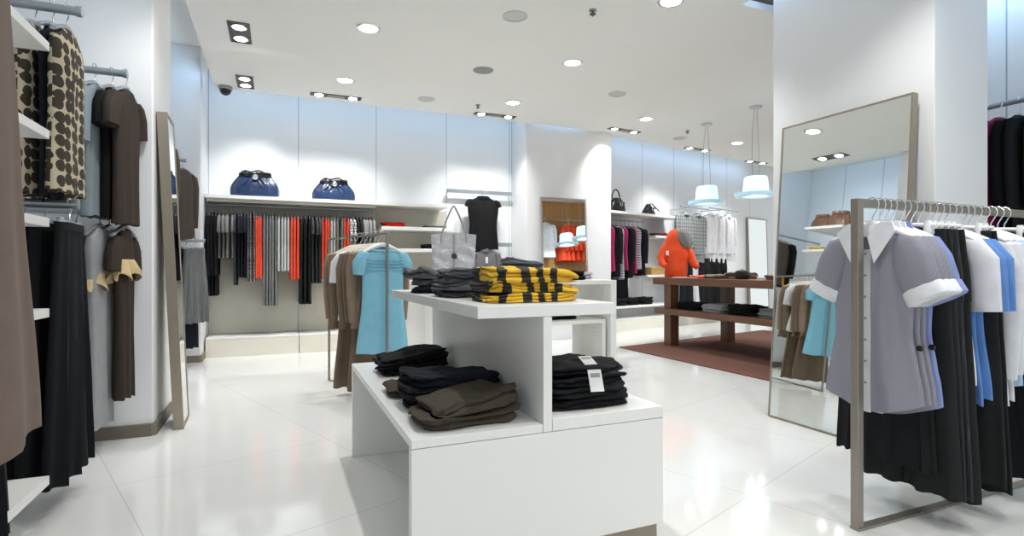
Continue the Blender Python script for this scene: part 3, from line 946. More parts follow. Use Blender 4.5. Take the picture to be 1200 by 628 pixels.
# ------------------------------------------------ blue bags on the back shelf
def hobo_bag(name, label, loc, w, d, h, body_m, trim_m, group=None, rz=0, clasp=True, pleat=10, handles=True):
    r = root(name, label, 'handbag', loc, rz, group)
    def bodyf():
        rs = []
        n = 72
        prof = [(0.0, .96), (.03, .99), (.12, 1.0), (.32, .99), (.46, .94), (.60, .85), (.74, .73), (.86, .63), (.95, .58)]
        for zf, k in prof:
            ring = []
            for i in range(n):
                a = 2 * PI * i / n
                c, s = math.cos(a), math.sin(a)
                kk = 1 + .07 * math.sin(pleat * a) * (zf ** .8) * (1 if zf > .1 else 0)
                ky = 1 - .45 * zf ** 1.5
                ring.append((w / 2 * k * sgnp(c, .75) * kk, d / 2 * k * ky * sgnp(s, .8) * kk, zf * h + .012 * math.sin(pleat * a * .5) * (1 - zf) * zf))
            rs.append(ring)
        return MB().rings(rs)
    pouch = obj('pouch', cached(('pouch', w, d, h, pleat), bodyf), body_m, r)
    def frillf():
        n = 96
        rs = []
        for zf, k, fr in ((.84, .68, .0), (.92, .64, .05), (1.0, .60, .10), (1.03, .50, .12), (.97, .40, .05)):
            rs.append([(w / 2 * k * sgnp(math.cos(a), .75) * (1 + fr * math.sin(14 * a)), d / 2 * k * .85 * sgnp(math.sin(a), .8) * (1 + fr * math.sin(14 * a + 1)), zf * h + .02 * fr * 4 * math.sin(11 * a)) for a in [2 * PI * i / n for i in range(n)]])
        return MB().rings(rs)
    obj('gathered_frame', cached(('frill', w, d, h), frillf), trim_m, r)
    if handles:
        for sy in (-1, 1):
            def hf(sy=sy):
                return MB().tube([(w * .30 * math.cos(R(a)), sy * (d * .18 + .045 * math.sin(R(a))), h * .93 + .035 * math.sin(R(a)) + .012 * math.sin(R(a * 6))) for a in range(0, 181, 12)], .011, None, 9, ref=(0, 0, 1))
            obj('handle', cached(('handle', w, d, h, sy), hf), trim_m, r)
    if clasp:
        obj('clasp', MB().lathe([(.002, 0), (.03, 0), (.036, .01), (.028, .02), (.002, .024)], 20).move(Matrix.Translation((0, -d * .36, h * .80)) @ Matrix.Rotation(R(80), 4, 'X')), CHROME, pouch)
        for k in (-2, -1, 1, 2):
            px = w * .075 * k
            pts = []
            for j in range(9):
                t = j / 8
                zf = .80 - .62 * t * (1 - .12 * abs(k))
                x = px * (0.5 + 1.6 * t)
                pts.append((x, -d / 2 * (1 - .45 * max(zf, 0) ** 1.5) * (1.0 if zf < .5 else 1 - .55 * (zf - .5)) * math.sqrt(max(.2, 1 - (2 * x / w) ** 2 * .8)) + .004, zf * h))
            obj('pleat', MB().tube(pts, [.006, .011, .013, .013, .012, .010, .008, .006, .003], None, 8, ref=(1, 0, 0)), body_m, pouch)
    return r
hobo_bag('hobo_bag', 'shiny dark blue gathered handbag on the back shelf, left one with bright clasp', (-.28, 8.2, 2.096), .60, .26, .33, LEATHB, LEATHD, 'blue bags on the back shelf')
hobo_bag('hobo_bag', 'shiny dark blue gathered handbag on the back shelf, right one with curled pleats', (.73, 8.2, 2.096), .58, .26, .29, LEATHB, LEATHD, 'blue bags on the back shelf', 0, True, 14)
# bags in the left far bay (seen in the leaning mirror)
hobo_bag('hobo_bag', 'brown shiny handbag on the bay shelf, nearer one, seen in the large mirror', (-1.24, 6.30, 2.491), .42, .2, .26, LEATHBR, LEATHBR, None, R(80), False, 12, False)
hobo_bag('hobo_bag', 'brown shiny handbag on the bay shelf, farther one, seen in the large mirror', (-1.28, 6.66, 2.491), .40, .2, .24, LEATHBR, LEATHBR, None, R(95), False, 9, False)

# ------------------------------------------------ piles on the centre display
G1 = 'folded garments on the lower left shelf'
fold_item('folded_trousers', .40, .27, .052, OLIVE, 'olive brown folded trousers at the front of the left shelf, bottom pair', 'folded trousers', (.665, 2.05, .5645), R(4), G1, 2, 11, .012)
fold_item('folded_trousers', .37, .25, .050, OLIVE, 'olive brown folded trousers at the front of the left shelf, upper crumpled pair', 'folded trousers', (.685, 2.06, .617), R(9), G1, 2, 12, .016, skew=.10)
fold_item('folded_trousers', .40, .26, .040, OLIVE, 'brown folded trousers under the navy pile on the left shelf', 'folded trousers', (.655, 2.58, .5645), R(-4), G1, 2, 13, .012)
for i, (w, hh, m, nm) in enumerate(((.42, .042, BLK2, 'black'), (.41, .042, fabric((17, 19, 27)), 'blackish navy'), (.40, .05, fabric((22, 25, 36)), 'dark navy'))):
    fold_item('folded_trousers', w, .29, hh, m, '%s folded trousers, %s of the middle dark pile on the left shelf' % (nm, ['bottom', 'second', 'top'][i]), 'folded trousers', (.690 - .004 * i, 2.40 + .012 * i, .6065 + i * .0425) if False else (.69 - .006 * i, 2.345 + .006 * i, .5645 + i * .0435), R(3 * i - 4), G1, 2, 20 + i, .013, skew=-.06)
for i, hh in enumerate((.035, .035, .05)):
    fold_item('folded_sweater', .38, .27, hh, BLK2, 'black folded top, %s of the pile at the far end of the left shelf' % ['bottom', 'middle', 'top'][i], 'folded top', (.69 + .008 * i, 3.12, .5645 + i * .0358), R(-6 + 5 * i), G1, 2, 30 + i, .014, skew=.10 if i == 2 else 0)
G2 = 'black folded clothes on the lower right shelf'
for i in range(4):
    fold_item('folded_trousers', .40 - .01 * i, .34, .040, [BLK2, BLACK, fabric((24, 27, 34)), BLK2][i], 'black folded trousers, %s of the pile on the right display shelf' % ['bottom', 'second from bottom', 'third from bottom', 'topmost'][i], 'folded trousers', (1.185 + .006 * i, 2.09 + .02 * i, .5805 + i * .041), R(2 * i - 3), G2, 2, 40 + i, .012, skew=.02)
def tagged(loc, rx, rz, lab):
    o = thing('price_tag', MB().box(-.028, .028, -.045, .045, 0, .0015), PAPER, lab, 'price tag', loc, rz, 'white tags on the black folded trousers')
    o.rotation_euler = (R(rx), 0, R(rz))
    obj('print_line', MB().box(-.02, .02, .012, .03, .0016, .002), MIDGREY, o)
tagged((1.23, 2.07, .751), 14, -10, 'upper white price tag lying on the black folded trousers')
tagged((1.17, 1.905, .700), 62, -12, 'lower white price tag hanging in front of the black folded trousers')

def yb_mat(name, off, scale):
    m, nt, b = new_mat(name)
    v = coords(nt)
    xyz = sepxyz(nt, v)
    x = mathn(nt, 'ADD', mathn(nt, 'DIVIDE', xyz[0], .41), .5 + off)
    x = mathn(nt, 'ADD', x, mathn(nt, 'MULTIPLY', mathn(nt, 'SUBTRACT', noise_tex(nt, v, 16, 2), .5), .10))
    x = mathn(nt, 'ADD', x, mathn(nt, 'MULTIPLY', xyz[1], -.5))
    cr = N(nt, 'ShaderNodeValToRGB')
    cr.color_ramp.interpolation = 'CONSTANT'
    Yc, Bc = lin((228, 184, 44)), lin((38, 34, 28))
    seq = [(0, Bc), (.05, Yc), (.15, Bc), (.24, Yc), (.40, Bc), (.49, Yc), (.57, Bc), (.65, Yc), (.73, Bc), (.81, Yc)]
    e = cr.color_ramp.elements
    e[0].position = 0; e[0].color = Bc
    e[1].position = seq[1][0]; e[1].color = Yc
    for p, c in seq[2:]:
        q = e.new(p); q.color = c
    nt.links.new(x, cr.inputs[0])
    nt.links.new(cr.outputs[0], b.inputs['Base Color'])
    b.inputs['Roughness'].default_value = .9
    b.inputs['Sheen Weight'].default_value = .1
    bump(nt, b, noise_tex(nt, v, 200), .4, .004)
    return m
G3 = 'folded sweaters on the top shelf'
for i, (w, hh, off) in enumerate(((.415, .036, .04), (.41, .040, -.03), (.395, .056, 0))):
    fold_item('folded_sweater', w, .30, hh, yb_mat('yellow_black_stripes', off, 1), 'yellow and black striped sweater, %s of the pile on the top shelf' % ['bottom', 'middle', 'topmost'][i], 'folded sweater', (.955 + .0 * i, 2.135 + .01 * i, 1.0135 + i * .0385), R(5 - 2 * i), G3, 3, 50 + i, .012, skew=[0, -.02, -.075][i], dome=.4)
JG = fabric((96, 97, 104)); JG2 = fabric((74, 76, 84))
G4 = 'folded trousers behind the striped sweaters'
for i, (m, nm) in enumerate(((JG2, 'dark grey'), (JG, 'mid grey'), (JG2, 'slate grey'), (JG, 'ash grey'))):
    fold_item('folded_trousers', .38, .27, .032, m, '%s folded trousers, %s of the grey pile left of the striped sweaters' % (nm, ['bottom', 'second', 'third', 'top'][i]), 'folded trousers', (.875 + .006 * i, 2.545, 1.0135 + i * .0325), R(8 - 3 * i), G4, 2, 60 + i, .012)
for i, (m, nm) in enumerate(((NAVY, 'navy'), (JG2, 'dark grey'), (JG, 'crumpled grey'))):
    fold_item('folded_trousers', .36, .30, .038, m, '%s folded trousers, %s of the leftmost pile on the top shelf' % (nm, ['bottom', 'middle', 'top'][i]), 'folded trousers', (.87 - .01 * i, 3.02 + .01 * i, 1.0135 + i * .0385), R(-8 + 8 * i), G4, 2, 70 + i, .016, skew=[0, 0, -.1][i])

# pile and tote on the tall nesting table
for i, (m, nm) in enumerate(((JG2, 'dark grey'), (JG, 'grey'), (JG2, 'slate'), (fabric((110, 110, 116)), 'light grey'), (JG2, 'charcoal'), (JG, 'topmost grey'))):
    fold_item('folded_trousers', .46, .34, .036, m, '%s folded trousers, %s in the pile behind the striped sweaters' % (nm, ORD[i] + ' from bottom'), 'folded trousers', (2.56 - .01 * i, 5.68, 1.0135 + i * .0365), R(-4 + 3 * (i % 3)), 'grey trousers on the nesting table', 2, 80 + i, .014, skew=-.12 if i == 5 else 0)
for i in range(2):
    fold_item('folded_sweater', .42, .3, .05, BLK2, '%s black folded top on the nesting table right of the grey trousers' % ['lower', 'upper'][i], 'folded top', (3.05, 5.62, 1.0135 + .051 * i), R(5 * i), 'black tops on the nesting table', 2, 90 + i, .014)
for i in range(3):
    fold_item('folded_sweater', .36, .3, .028, fabric((196, 190, 194)), 'pale grey folded top, %s of the thin pile at the nesting table end' % ['bottom', 'middle', 'top'][i], 'folded top', (3.36, 5.95 - .01 * i, 1.0135 + .0285 * i), R(-4 + 3 * i), 'pale grey tops on the nesting table', 2, 95 + i, .006)
fold_item('folded_sweater', .4, .3, .045, BLK2, 'black folded top lying on the low nesting table', 'folded top', (3.0, 5.72, .5605), 0, None, 2, 99, .01)

def tote():
    r = root('tote_bag', 'silver grey crinkled tote bag with a round dark badge', 'bag', (1.71, 5.62, 1.0135), R(-16))
    w, h, d = .475, .50, .12
    rs = []
    n = 80
    for j in range(25):
        t = j / 24
        ring = []
        for i in range(n):
            a = 2 * PI * i / n
            x = w / 2 * sgnp(math.cos(a), .45) * (.90 + .10 * t)
            y = d / 2 * (1 - .72 * t) * sgnp(math.sin(a), .7)
            nv = mnoise.noise(Vector((x * 6, t * 7 + x * 5, 3.0 if y < 0 else 9)))
            y += .042 * nv * math.sin(PI * min(1, t * 1.15))
            z = h * t + (.012 * math.cos(2 * PI * x / w) * t ** 3)
            ring.append((x, y, z))
        rs.append(ring)
    m, nt, b = new_mat('silver_nylon')
    v = coords(nt)
    b.inputs['Base Color'].default_value = lin((188, 188, 192))
    b.inputs['Metallic'].default_value = .25
    b.inputs['Roughness'].default_value = .38
    bump(nt, b, noise_tex(nt, v, 11, 4, .6), .8, .05)
    obj('bag_body', MB().rings(rs), m, r)
    hm = plain('grey_handle_leather', (150, 150, 152), .4)
    for y in (-.03, .03):
        pts = [(-.10 + .20 * k / 16, y * (1 + .2 * math.sin(PI * k / 16)), h - .05 + .30 * math.sin(PI * k / 16) ** .7) for k in range(17)]
        pts = [(-.135, y, h - .10)] + [(-.125 + .25 * k / 16, y, h + .29 * (1 - abs(2 * k / 16 - 1) ** 1.3)) for k in range(17)] + [(.135, y, h - .10)]
        obj('handle', MB().tube(pts, .008, .005, 8), hm, r)
    obj('centre_strap', MB().box(-.012, .012, -.067, -.060, .03, h - .01).move(Matrix.Rotation(R(-5), 4, 'X')), hm, r)
    obj('badge', MB().lathe([(.002, 0), (.028, 0), (.03, .006), (.026, .012), (.002, .014)], 24).move(Matrix.Translation((0.005, -.058, h * .52)) @ Matrix.Rotation(R(85), 4, 'X')), plain('dark_badge', (44, 44, 48), .35), r, 0, 'round dark badge')
tote()

# ------------------------------------------------ right rack
BZ = 1.4325
def blouse(label, x, group, cloth=None, trim=None, hems=-.885, tagm=None, y=1.65, rz=R(-90)):
    cloth = cloth or SHIRTG; trim = trim or WHITEF
    r = root('blouse', label, 'blouse', (x, y, BZ), rz, group)
    ht = .03
    rows = [(-.115, .075, .022), (-.135, .115, .026), (-.165, .150, .029), (-.20, .166, .031), (-.30, .172, .036), (-.42, .175, .038), (-.56, .170, .034), (-.70, .190, .036), (-.80, .205, .037), (hems, .210, .036)]
    def bodyf():
        rr = lerp_rows(rows, .025)
        rs = []
        n = 72
        for q in rr:
            z, hw, t_ = q[:3]
            t = (-.115 - z) / (-.115 - hems)
            ring = []
            for i in range(n):
                a = 2 * PI * i / n
                u = sgnp(math.cos(a), .82)
                A = (.002 + .013 * t ** 1.3) * min(1, abs(u) * 2.2)
                yy = t_ * sgnp(math.sin(a), .8) + A * math.sin(2.1 * u * PI + 1.2 * (1 if u > 0 else -1) + 1.4 * math.sin(3 * t))
                # darts
                yy += .006 * math.exp(-((abs(u) - .5) / .06) ** 2) * math.sin(PI * min(1, max(0, (t - .25) / .65))) * (1 if math.sin(a) < 0 else -1)
                zz = z + .035 * (1 - abs(u)) * -(t ** 8) + .03 * (abs(u) ** 3) * (t ** 8)
                ring.append((hw * u, yy, zz))
            rs.append(ring)
        last = rs[-1]
        rs.append([(p[0] * .95, p[1] * .6, p[2] + .015) for p in last])
        return MB().rings(rs)
    obj('bodice', cached(('blouse', hems), bodyf), cloth, r)
    for sd in (1, -1):
        path = [(sd * .110, 0, -.160), (sd * .145, 0, -.188), (sd * .172, 0, -.25), (sd * .198, 0, -.335), (sd * .210, 0, -.372)]
        def sl(sd=sd):
            return MB().tube(path, [.035, .066, .080, .082, .076], [.022, .038, .046, .046, .036], 28, ripple=lambda a, t: .035 * math.sin(8 * a + 1.5 * t) * (t ** .7) + .02 * math.sin(3 * a + 5 * t))
        slv = obj('sleeve', cached(('blsl', sd), sl), cloth, r)
        def cf(sd=sd):
            d = Vector((sd * .45, 0, -.893)).normalized()
            p0 = Vector((sd * .206, 0, -.358))
            return MB().tube([p0, p0 + d * .008, p0 + d * .058, p0 + d * .064], [.076, .083, .085, .080], [.036, .042, .043, .036], 28)
        obj('cuff', cached(('cuff', sd), cf), trim, slv)
    # collar: band and two pointed wings
    def bandf():
        return MB().rings([[(hw * math.cos(a), -.004 + hh * math.sin(a), z + .02 * math.sin(a) * .6) for a in [2 * PI * i / 32 for i in range(32)]] for z, hw, hh in ((-.135, .080, .034), (-.085, .074, .031), (-.078, .076, .033), (-.088, .082, .037), (-.130, .090, .042))], False, False)
    band = obj('collar_band', cached('collar_band', bandf), trim, r)
    for sd in (1, -1):
        def wing(sd=sd):
            pts = [(.012, -.050, -.145), (.052, -.066, -.262), (.132, -.050, -.125), (.10, -.018, -.080), (.055, -.034, -.082)]
            th = .007
            vs = [(sd * a, b, c) for a, b, c in pts] + [(sd * a, b + th, c) for a, b, c in pts]
            n = 5
            fs = [tuple(range(n)), tuple(range(2 * n - 1, n - 1, -1))] + [(i, n + i, n + (i + 1) % n, (i + 1) % n) for i in range(n)]
            return MB().add(vs, fs)
        obj('collar_wing', cached(('wing', sd), wing), trim, band, .0015)
    def plf():
        rr = lerp_rows(rows, .03)
        vs = []
        rs = []
        for q in rr:
            if q[0] > -.17: continue
            z, t_ = q[0], q[2]
            zz = z - (.035 if q is rr[-1] else 0)
            y0 = -t_ - .0035
            rs.append([(-.018, y0 + .008, zz), (-.018, y0, zz), (.018, y0, zz), (.018, y0 + .008, zz)])
        return MB().rings(rs)
    plk = obj('placket', cached(('placket', hems), plf), trim, r)
    for k in range(7):
        z = -.22 - k * .095
        y = -.040 if z < -.25 and z > -.5 else -.0385
        obj('button', cached('button', lambda: MB().lathe([(.001, 0), (.0055, 0), (.0055, .0025), (.001, .003)], 12).move(Matrix.Rotation(R(90), 4, 'X'))), MIDGREY, plk).location = (0, y - .0035, z)
    if tagm:
        obj('security_tag', MB().lathe([(.001, 0), (.012, 0), (.012, .010), (.001, .011)], 18).move(Matrix.Translation((.19, -.02, -.62)) @ Matrix.Rotation(R(70), 4, 'X')), BLACKPL, r, 0, 'round black security tag')
    return r
GR = 'garments on the right rack'
GH = 'white hangers on the right rack'
ROTR = R(-90)
hang_n = [0]
def rh(x, lab, clips=False):
    white_hanger(lab, (x, 1.65, BZ), ROTR, GH, clips)
blouse('grey short sleeved blouse with white collar and cuffs, frontmost on the right rack', 2.445, GR)
rh(2.445, 'white hanger inside the frontmost grey blouse')
blouse('grey blouse with white collar directly behind the frontmost one on the right rack', 2.49, GR, tagm=True)
rh(2.49, 'white hanger inside the second grey blouse')
blouse('third grey blouse from the front post of the right rack', 2.53, GR, hems=-.90)
rh(2.53, 'white hanger inside the third grey blouse')
blouse('periwinkle blue blouse peeking out behind the three grey blouses', 2.57, GR, PERI, PERI, hems=-.90, tagm=True)
rh(2.57, 'white hanger inside the periwinkle blouse')

def rtrouser(x, i, nm, L=1.30, m=None, leg=.105, yo=0, spread=.02):
    pr = trouser_parts(L, .185, .022, leg, 3 + i % 3, .11, .32, spread, .012)
    garment('trousers', pr, {'cloth': m or BLACK}, nm, 'trousers', (x, 1.65 + yo, BZ), ROTR + rnd.uniform(-.04, .04), GR)
    rh(x, 'white clip hanger holding the ' + nm.split(',')[0], True)
# pleated skirt below the grey blouses
garment('pleated_skirt', skirt_parts(1.07, .17, .02, 1.35, 4, (9, .002, .012), .11), {'cloth': BLACK}, 'black pleated skirt hanging below the grey blouses', 'skirt', (2.63, 1.72, BZ), ROTR, GR)
rh(2.63, 'white clip hanger holding the black pleated skirt', True)
DK = fabric((42, 45, 46)); DK2 = fabric((33, 37, 37)); DK3 = fabric((25, 27, 31))
rtrouser(2.67, 0, 'black wide trousers, nearest the grey blouses', 1.165, DK2)
rtrouser(2.715, 1, 'charcoal wide trousers, second from the grey blouses', 1.17, DK)
rtrouser(2.765, 2, 'black pinstripe trousers, third from the grey blouses', 1.18, stripes((34, 37, 39), (54, 57, 60), 0, .02, .88, 'dark_pinstripe'))
rtrouser(2.81, 0, 'blackish trousers just left of the plain white blouse', 1.20, DK2)

def rtop(x, name, lab, m, L, sl='short', slen=.30, hw=.175, cat='blouse', short='blouse', fl=1.12, seed=1, ht=.024):
    garment(name, top_parts(L, hw, ht, sl, slen, fl, seed, (3, .003, .014)), {'cloth': m}, lab, cat, (x, 1.65, BZ), ROTR + rnd.uniform(-.04, .04), GR)
    rh(x, 'white hanger of the ' + short)
rtop(2.865, 'blouse', 'plain white short sleeved blouse right of the charcoal trousers', WHITEF, .70, short='plain white blouse beside the charcoal trousers', seed=1)
rtop(2.915, 'blouse', 'bright cornflower blue shirt, left of two, behind the plain white blouse', CORNF, .80, short='left cornflower blue shirt', seed=2)
rtop(2.96, 'blouse', 'bright cornflower blue shirt, right of two, before black trousers', CORNF, .78, short='right cornflower blue shirt', seed=3)
rtrouser(3.01, 1, 'black trousers right of the cornflower shirts', 1.165, DK2)
rtrouser(3.055, 2, 'dark trousers left of the long white blouses', 1.20, DK3)
rtop(3.11, 'blouse', 'long white blouse, left of two, right of the dark trousers', WHITEF, .82, 'long', .62, short='left long white blouse', seed=4)
rtop(3.16, 'blouse', 'long white blouse, right of two, beside the pale blue ruffled shirt', WHITEF, .80, 'long', .60, short='right long white blouse', seed=2)
rtop(3.22, 'ruffled_blouse', 'pale blue ruffled shirt at the right edge of the photo', SKY, .74, 'short', .26, short='pale blue ruffled shirt', seed=5, ht=.03)
rtop(3.285, 'blouse', 'grey and white striped shirt at the right edge of the photo', GWSTRIPE, .66, 'short', .28, short='striped shirt', seed=1)
rtrouser(3.35, 0, 'black trousers at the right edge, behind the striped shirt', 1.20, DK3)
rtrouser(3.41, 1, 'dark charcoal trousers next to last on the right rack', 1.20, DK3)
rtrouser(3.47, 2, 'dark trousers farthest from the front post on the right rack', 1.20, DK3)

# ------------------------------------------------ blue top rack
BROT = math.atan2(.295, .955)
BZ2 = 1.455 - .013
def bp(s): 
    p = BR + BE * s
    return (p.x, p.y, BZ2)
LB = 'light blue pintucked top facing out on the slim rack in the middle'
r = root('blouse', LB, 'top', bp(.085), BROT)
pr = top_parts(.90, .195, .035, 'none', 0, 1.24, 7, (2, .002, .012), 1.0, .125, .115)
for pn, me, role in pr: obj(pn, me, BLUE, r)
for sd in (1, -1):
    obj('sleeve', MB().tube([(sd * .14, 0, -.175), (sd * .18, 0, -.195), (sd * .212, 0, -.255), (sd * .222, 0, -.35)], [.03, .058, .066, .05], [.03, .042, .05, .042], 24, ripple=lambda a, t: .09 * math.sin(7 * a + 5 * t) * t), BLUE, r)
for k in range(4):
    z = -.215 - .028 * k
    obj('pintuck', MB().tube([(-.185 + .37 * i / 10, -.041 - .002 * math.sin(i), z - .010 * math.sin(PI * i / 10)) for i in range(11)], .0045, None, 8, ref=(0, 0, 1)), BLUE, r)
obj('neckline', MB().tube([(.13 * math.cos(R(a)), -.030 * math.sin(R(a)), -.128 - .022 * math.sin(R(a))) for a in range(0, 361, 15)], .007, None, 8, ref=(0, 0, 1)), BLUE, r)
GHB = 'white hangers on the slim middle rack'
white_hanger('white hanger inside the light blue pintucked top', bp(.085), BROT, GHB)
JK = fabric((124, 106, 88)); JK2 = fabric((112, 95, 78)); JK3 = fabric((138, 118, 100))
for i, (s, L, sl, m, nm, lab, short) in enumerate((
    (.17, .70, 'long', JK3, 'jacket', 'light brown jacket directly behind the light blue top', 'light brown jacket'),
    (.26, 1.25, 'long', JK2, 'coat', 'long brown coat, nearer of two behind the light blue top', 'nearer long brown coat'),
    (.36, .72, 'long', JK, 'jacket', 'brown jacket with spread sleeves left of the light blue top', 'spread brown jacket'),
    (.45, .66, 'short', WHITEF, 'blouse', 'white blouse tucked between the brown jackets on the slim rack', 'tucked white blouse'),
    (.54, 1.27, 'long', JK, 'coat', 'long brown coat, farther of two on the slim rack', 'farther long brown coat'),
    (.66, .75, 'long', JK3, 'jacket', 'pale brown jacket farthest back on the slim rack', 'farthest pale brown jacket'))):
    off = -.04 if L > 1 else 0
    p = bp(s)
    garment(nm, top_parts(L, .215 if L > 1 else .22, .035, sl, .58 if sl == 'long' else .25, 1.15, 2 + i % 4, (3, .003, .016)), {'cloth': m}, lab, nm, p, BROT + rnd.uniform(-.13, .13), 'brown garments on the slim rack')
    white_hanger('hanger inside the ' + short + ' on the slim rack', p, BROT, GHB, m=painted('cream_hanger', (214, 206, 192), .5))
# ------------------------------------------------ far rail and shelf
F0 = R(-74)
RZ2 = 2.03
for i, (s, m, L, sl, nm, lab, cat) in enumerate((
    (-.15, MAGENTA, .86, 'none', 'knit_shirt', 'magenta top at the left end of the far rail by the pillar', 'top'),
    (-.05, MAGENTA, .84, 'none', 'knit_shirt', 'second magenta top on the far rail, beside the black cardigan', 'top'),
    (.08, BLK2, .95, 'long', 'cardigan', 'black cardigan left of the first striped top on the far rail', 'cardigan'),
    (.20, BWSTRIPE, .98, 'none', 'knit_shirt', 'black and white striped top, left one on the far rail', 'top'),
    (.32, MAGENTA, .82, 'none', 'knit_shirt', 'magenta top between the striped tops on the far rail', 'top'),
    (.44, BLK2, .96, 'long', 'cardigan', 'black cardigan in the middle of the far rail', 'cardigan'),
    (.56, MAGENTA, .88, 'none', 'knit_shirt', 'magenta top left of the right striped top on the far rail', 'top'),
    (.68, BWSTRIPE, .80, 'none', 'knit_shirt', 'black and white striped top, right one on the far rail', 'top'),
    (.82, NAVY, .92, 'long', 'cardigan', 'dark long sleeved cardigan at the right end of the far rail', 'cardigan'))):
    garment(nm, top_parts(L, .20, .035, sl, .62, 1.05, i % 4, (2, .003, .012)), {'cloth': m}, lab, cat, fw(s, -.2, RZ2), F0 + rnd.uniform(-.1, .1), 'garments on the far rail', STEEL)
for i, (s, lab) in enumerate(((.22, 'left'), (.58, 'middle'), (.98, 'right'))):
    for k in range(2):
        fold_item('folded_sweater', .30 if i < 2 else .36, .3, .065, BLK2, '%s black folded top in the %s pile on the low far shelf' % (['lower', 'upper'][k], lab), 'folded top', fw(s if i < 2 else .98, -.2, .461 + .066 * k), FROT, 'black clothes on the low far shelf', 2, 110 + i * 2 + k, .008)
for i, s in enumerate((.1, .42)):
    garment('skirt', skirt_parts(.82, .17, .03, 1.3, i, (5, .002, .014)), {'cloth': BLK2}, ['black skirt under the left striped top on the far wall', 'black skirt under the middle black cardigan on the far wall'][i], 'skirt', fw(s, -.26, 1.32), FROT, 'black skirts on the far wall', STEEL)
rail('low chrome rail with two black skirts on the far wall', 1.3, fw(-.5, -.26, 1.32), FROT)

def dome_bag(label, loc, w, d, h, rz, handle=True, pointed=False):
    r = root('handbag', label, 'handbag', loc, rz, 'black handbags on the far shelf')
    rs = []
    n = 40
    for t in [0, .04, .15, .35, .55, .75, .9, .98]:
        k = (1 - t ** (1.15 if pointed else 2.6) * (.80 if pointed else .62))
        rs.append([(w / 2 * k * sgnp(math.cos(a), .7) * (.94 if t == 0 else 1), d / 2 * (k ** .8) * sgnp(math.sin(a), .7) * (1 + .06 * math.sin(6 * a) * t), h * t) for a in [2 * PI * i / n for i in range(n)]])
    obj('bag_body', MB().rings(rs), LEATHK, r)
    if handle:
        obj('handle', MB().tube([(-.02 + .11 * math.cos(R(a)), 0, h * .92 + .17 * math.sin(R(a))) for a in range(0, 181, 12)], .012, None, 9), LEATHK, r)
    else:
        for sd in (-1, 1):
            obj('handle', MB().tube([(sd * .02, -d * .3, h * 1.0), (sd * .09, -d * .42, h * .72), (sd * .20, -d * .55, h * .34)], .012, None, 8), LEATHK, r)
    obj('flap', MB().tube([(-w * .28, -d * .45, h * .62), (0, -d * .52, h * .55), (w * .28, -d * .45, h * .62)], .022, .008, 10, ref=(0, 1, 0)), LEATHK, r)
    obj('buckle', MB().tube([(.03 * math.cos(R(a)), -d * .56, h * .52 + .03 * math.sin(R(a))) for a in range(0, 361, 30)], .005, None, 6), CHROME, r)
dome_bag('black dome shaped handbag with a tall loop handle on the far shelf', fw(.22, -.2, 2.176), .40, .2, .26, FROT)
dome_bag('black pointed handbag with drooping straps on the far shelf', fw(1.16, -.2, 2.176), .36, .2, .22, FROT, False, True)
fold_item('folded_scarf', .5, .26, .06, fabric((112, 30, 56)), 'dark red folded scarf on the short far shelf behind the orange jacket', 'scarf', fw(1.55, -.2, 1.776), FROT, None, 2, 120, .014)
r = root('storage_box', 'tan box on the short far shelf behind the orange jacket', 'box', fw(1.25, -.18, 1.021), FROT)
TAN = painted('tan_card', (190, 150, 84), .7)
obj('box_body', MB().box(-.2, .2, -.14, .14, 0, .10), TAN, r, .004)
obj('lid', MB().box(-.205, .205, -.145, .145, .101, .14), TAN, r, .004)

# plaid shirts, white blouses, trousers on the far right rails
FR = FROT
FR2 = FROT - R(8)
for s, zt, m, L, lab in ((2.3, 2.36, PLAID, .92, 'grey plaid shirt, left of two on the angled far rail'), (2.72, 2.36, PLAID, 1.0, 'grey plaid shirt, right of two on the angled far rail')):
    r = garment('shirt', top_parts(L, .21, .04, 'long', .62, 1.0, 2, (2, .002, .01), .98), {'cloth': m}, lab, 'shirt', fw(s - .35, .09, zt), FR2, 'plaid shirts on the far rail', STEEL)
    obj('collar', MB().lathe([(.06, -.095), (.075, -.105), (.095, -.15)], 20, cap0=False, cap1=False).move(Matrix.Diagonal((1, .7, 1, 1))), m, r)
for i, (s, L) in enumerate(((3.2, 1.02), (3.5, 1.04), (3.85, 1.0))):
    r = garment('blouse', top_parts(L, .21, .045, 'long', .60, 1.1, i, (3, .003, .016)), {'cloth': WHITEF}, ['left', 'middle', 'right'][i] + ' of three white blouses hanging beside the far pendant lamp', 'blouse', fw(s - .30, .09, 2.40), FR2, 'white blouses on the far rail', STEEL)
    obj('collar', MB().lathe([(.06, -.095), (.075, -.105), (.095, -.15)], 20, cap0=False, cap1=False).move(Matrix.Diagonal((1, .7, 1, 1))), WHITEF, r)
garment('trousers', trouser_parts(1.15, .16, .03, .075, 2, .1, .25, .10), {'cloth': WHITEF}, 'white trousers with spread legs hanging behind the orange jacket', 'trousers', fw(2.2, .07, 1.45), FR2, 'trousers on the low far rail', STEEL)
for i, s in enumerate((1.95, 2.6, 2.95, 3.25)):
    garment('trousers', trouser_parts(1.15, .165, .03, .09, i, .1, .25, .01), {'cloth': [NAVY, DK3, BLK2, BLK2][i]}, ['navy trousers left of the white spread trousers', 'dark trousers right of the white spread trousers', 'black trousers below the left white blouse', 'black trousers below the right white blouse'][i], 'trousers', fw(s, .12, 1.45), FR2, 'trousers on the low far rail', STEEL)

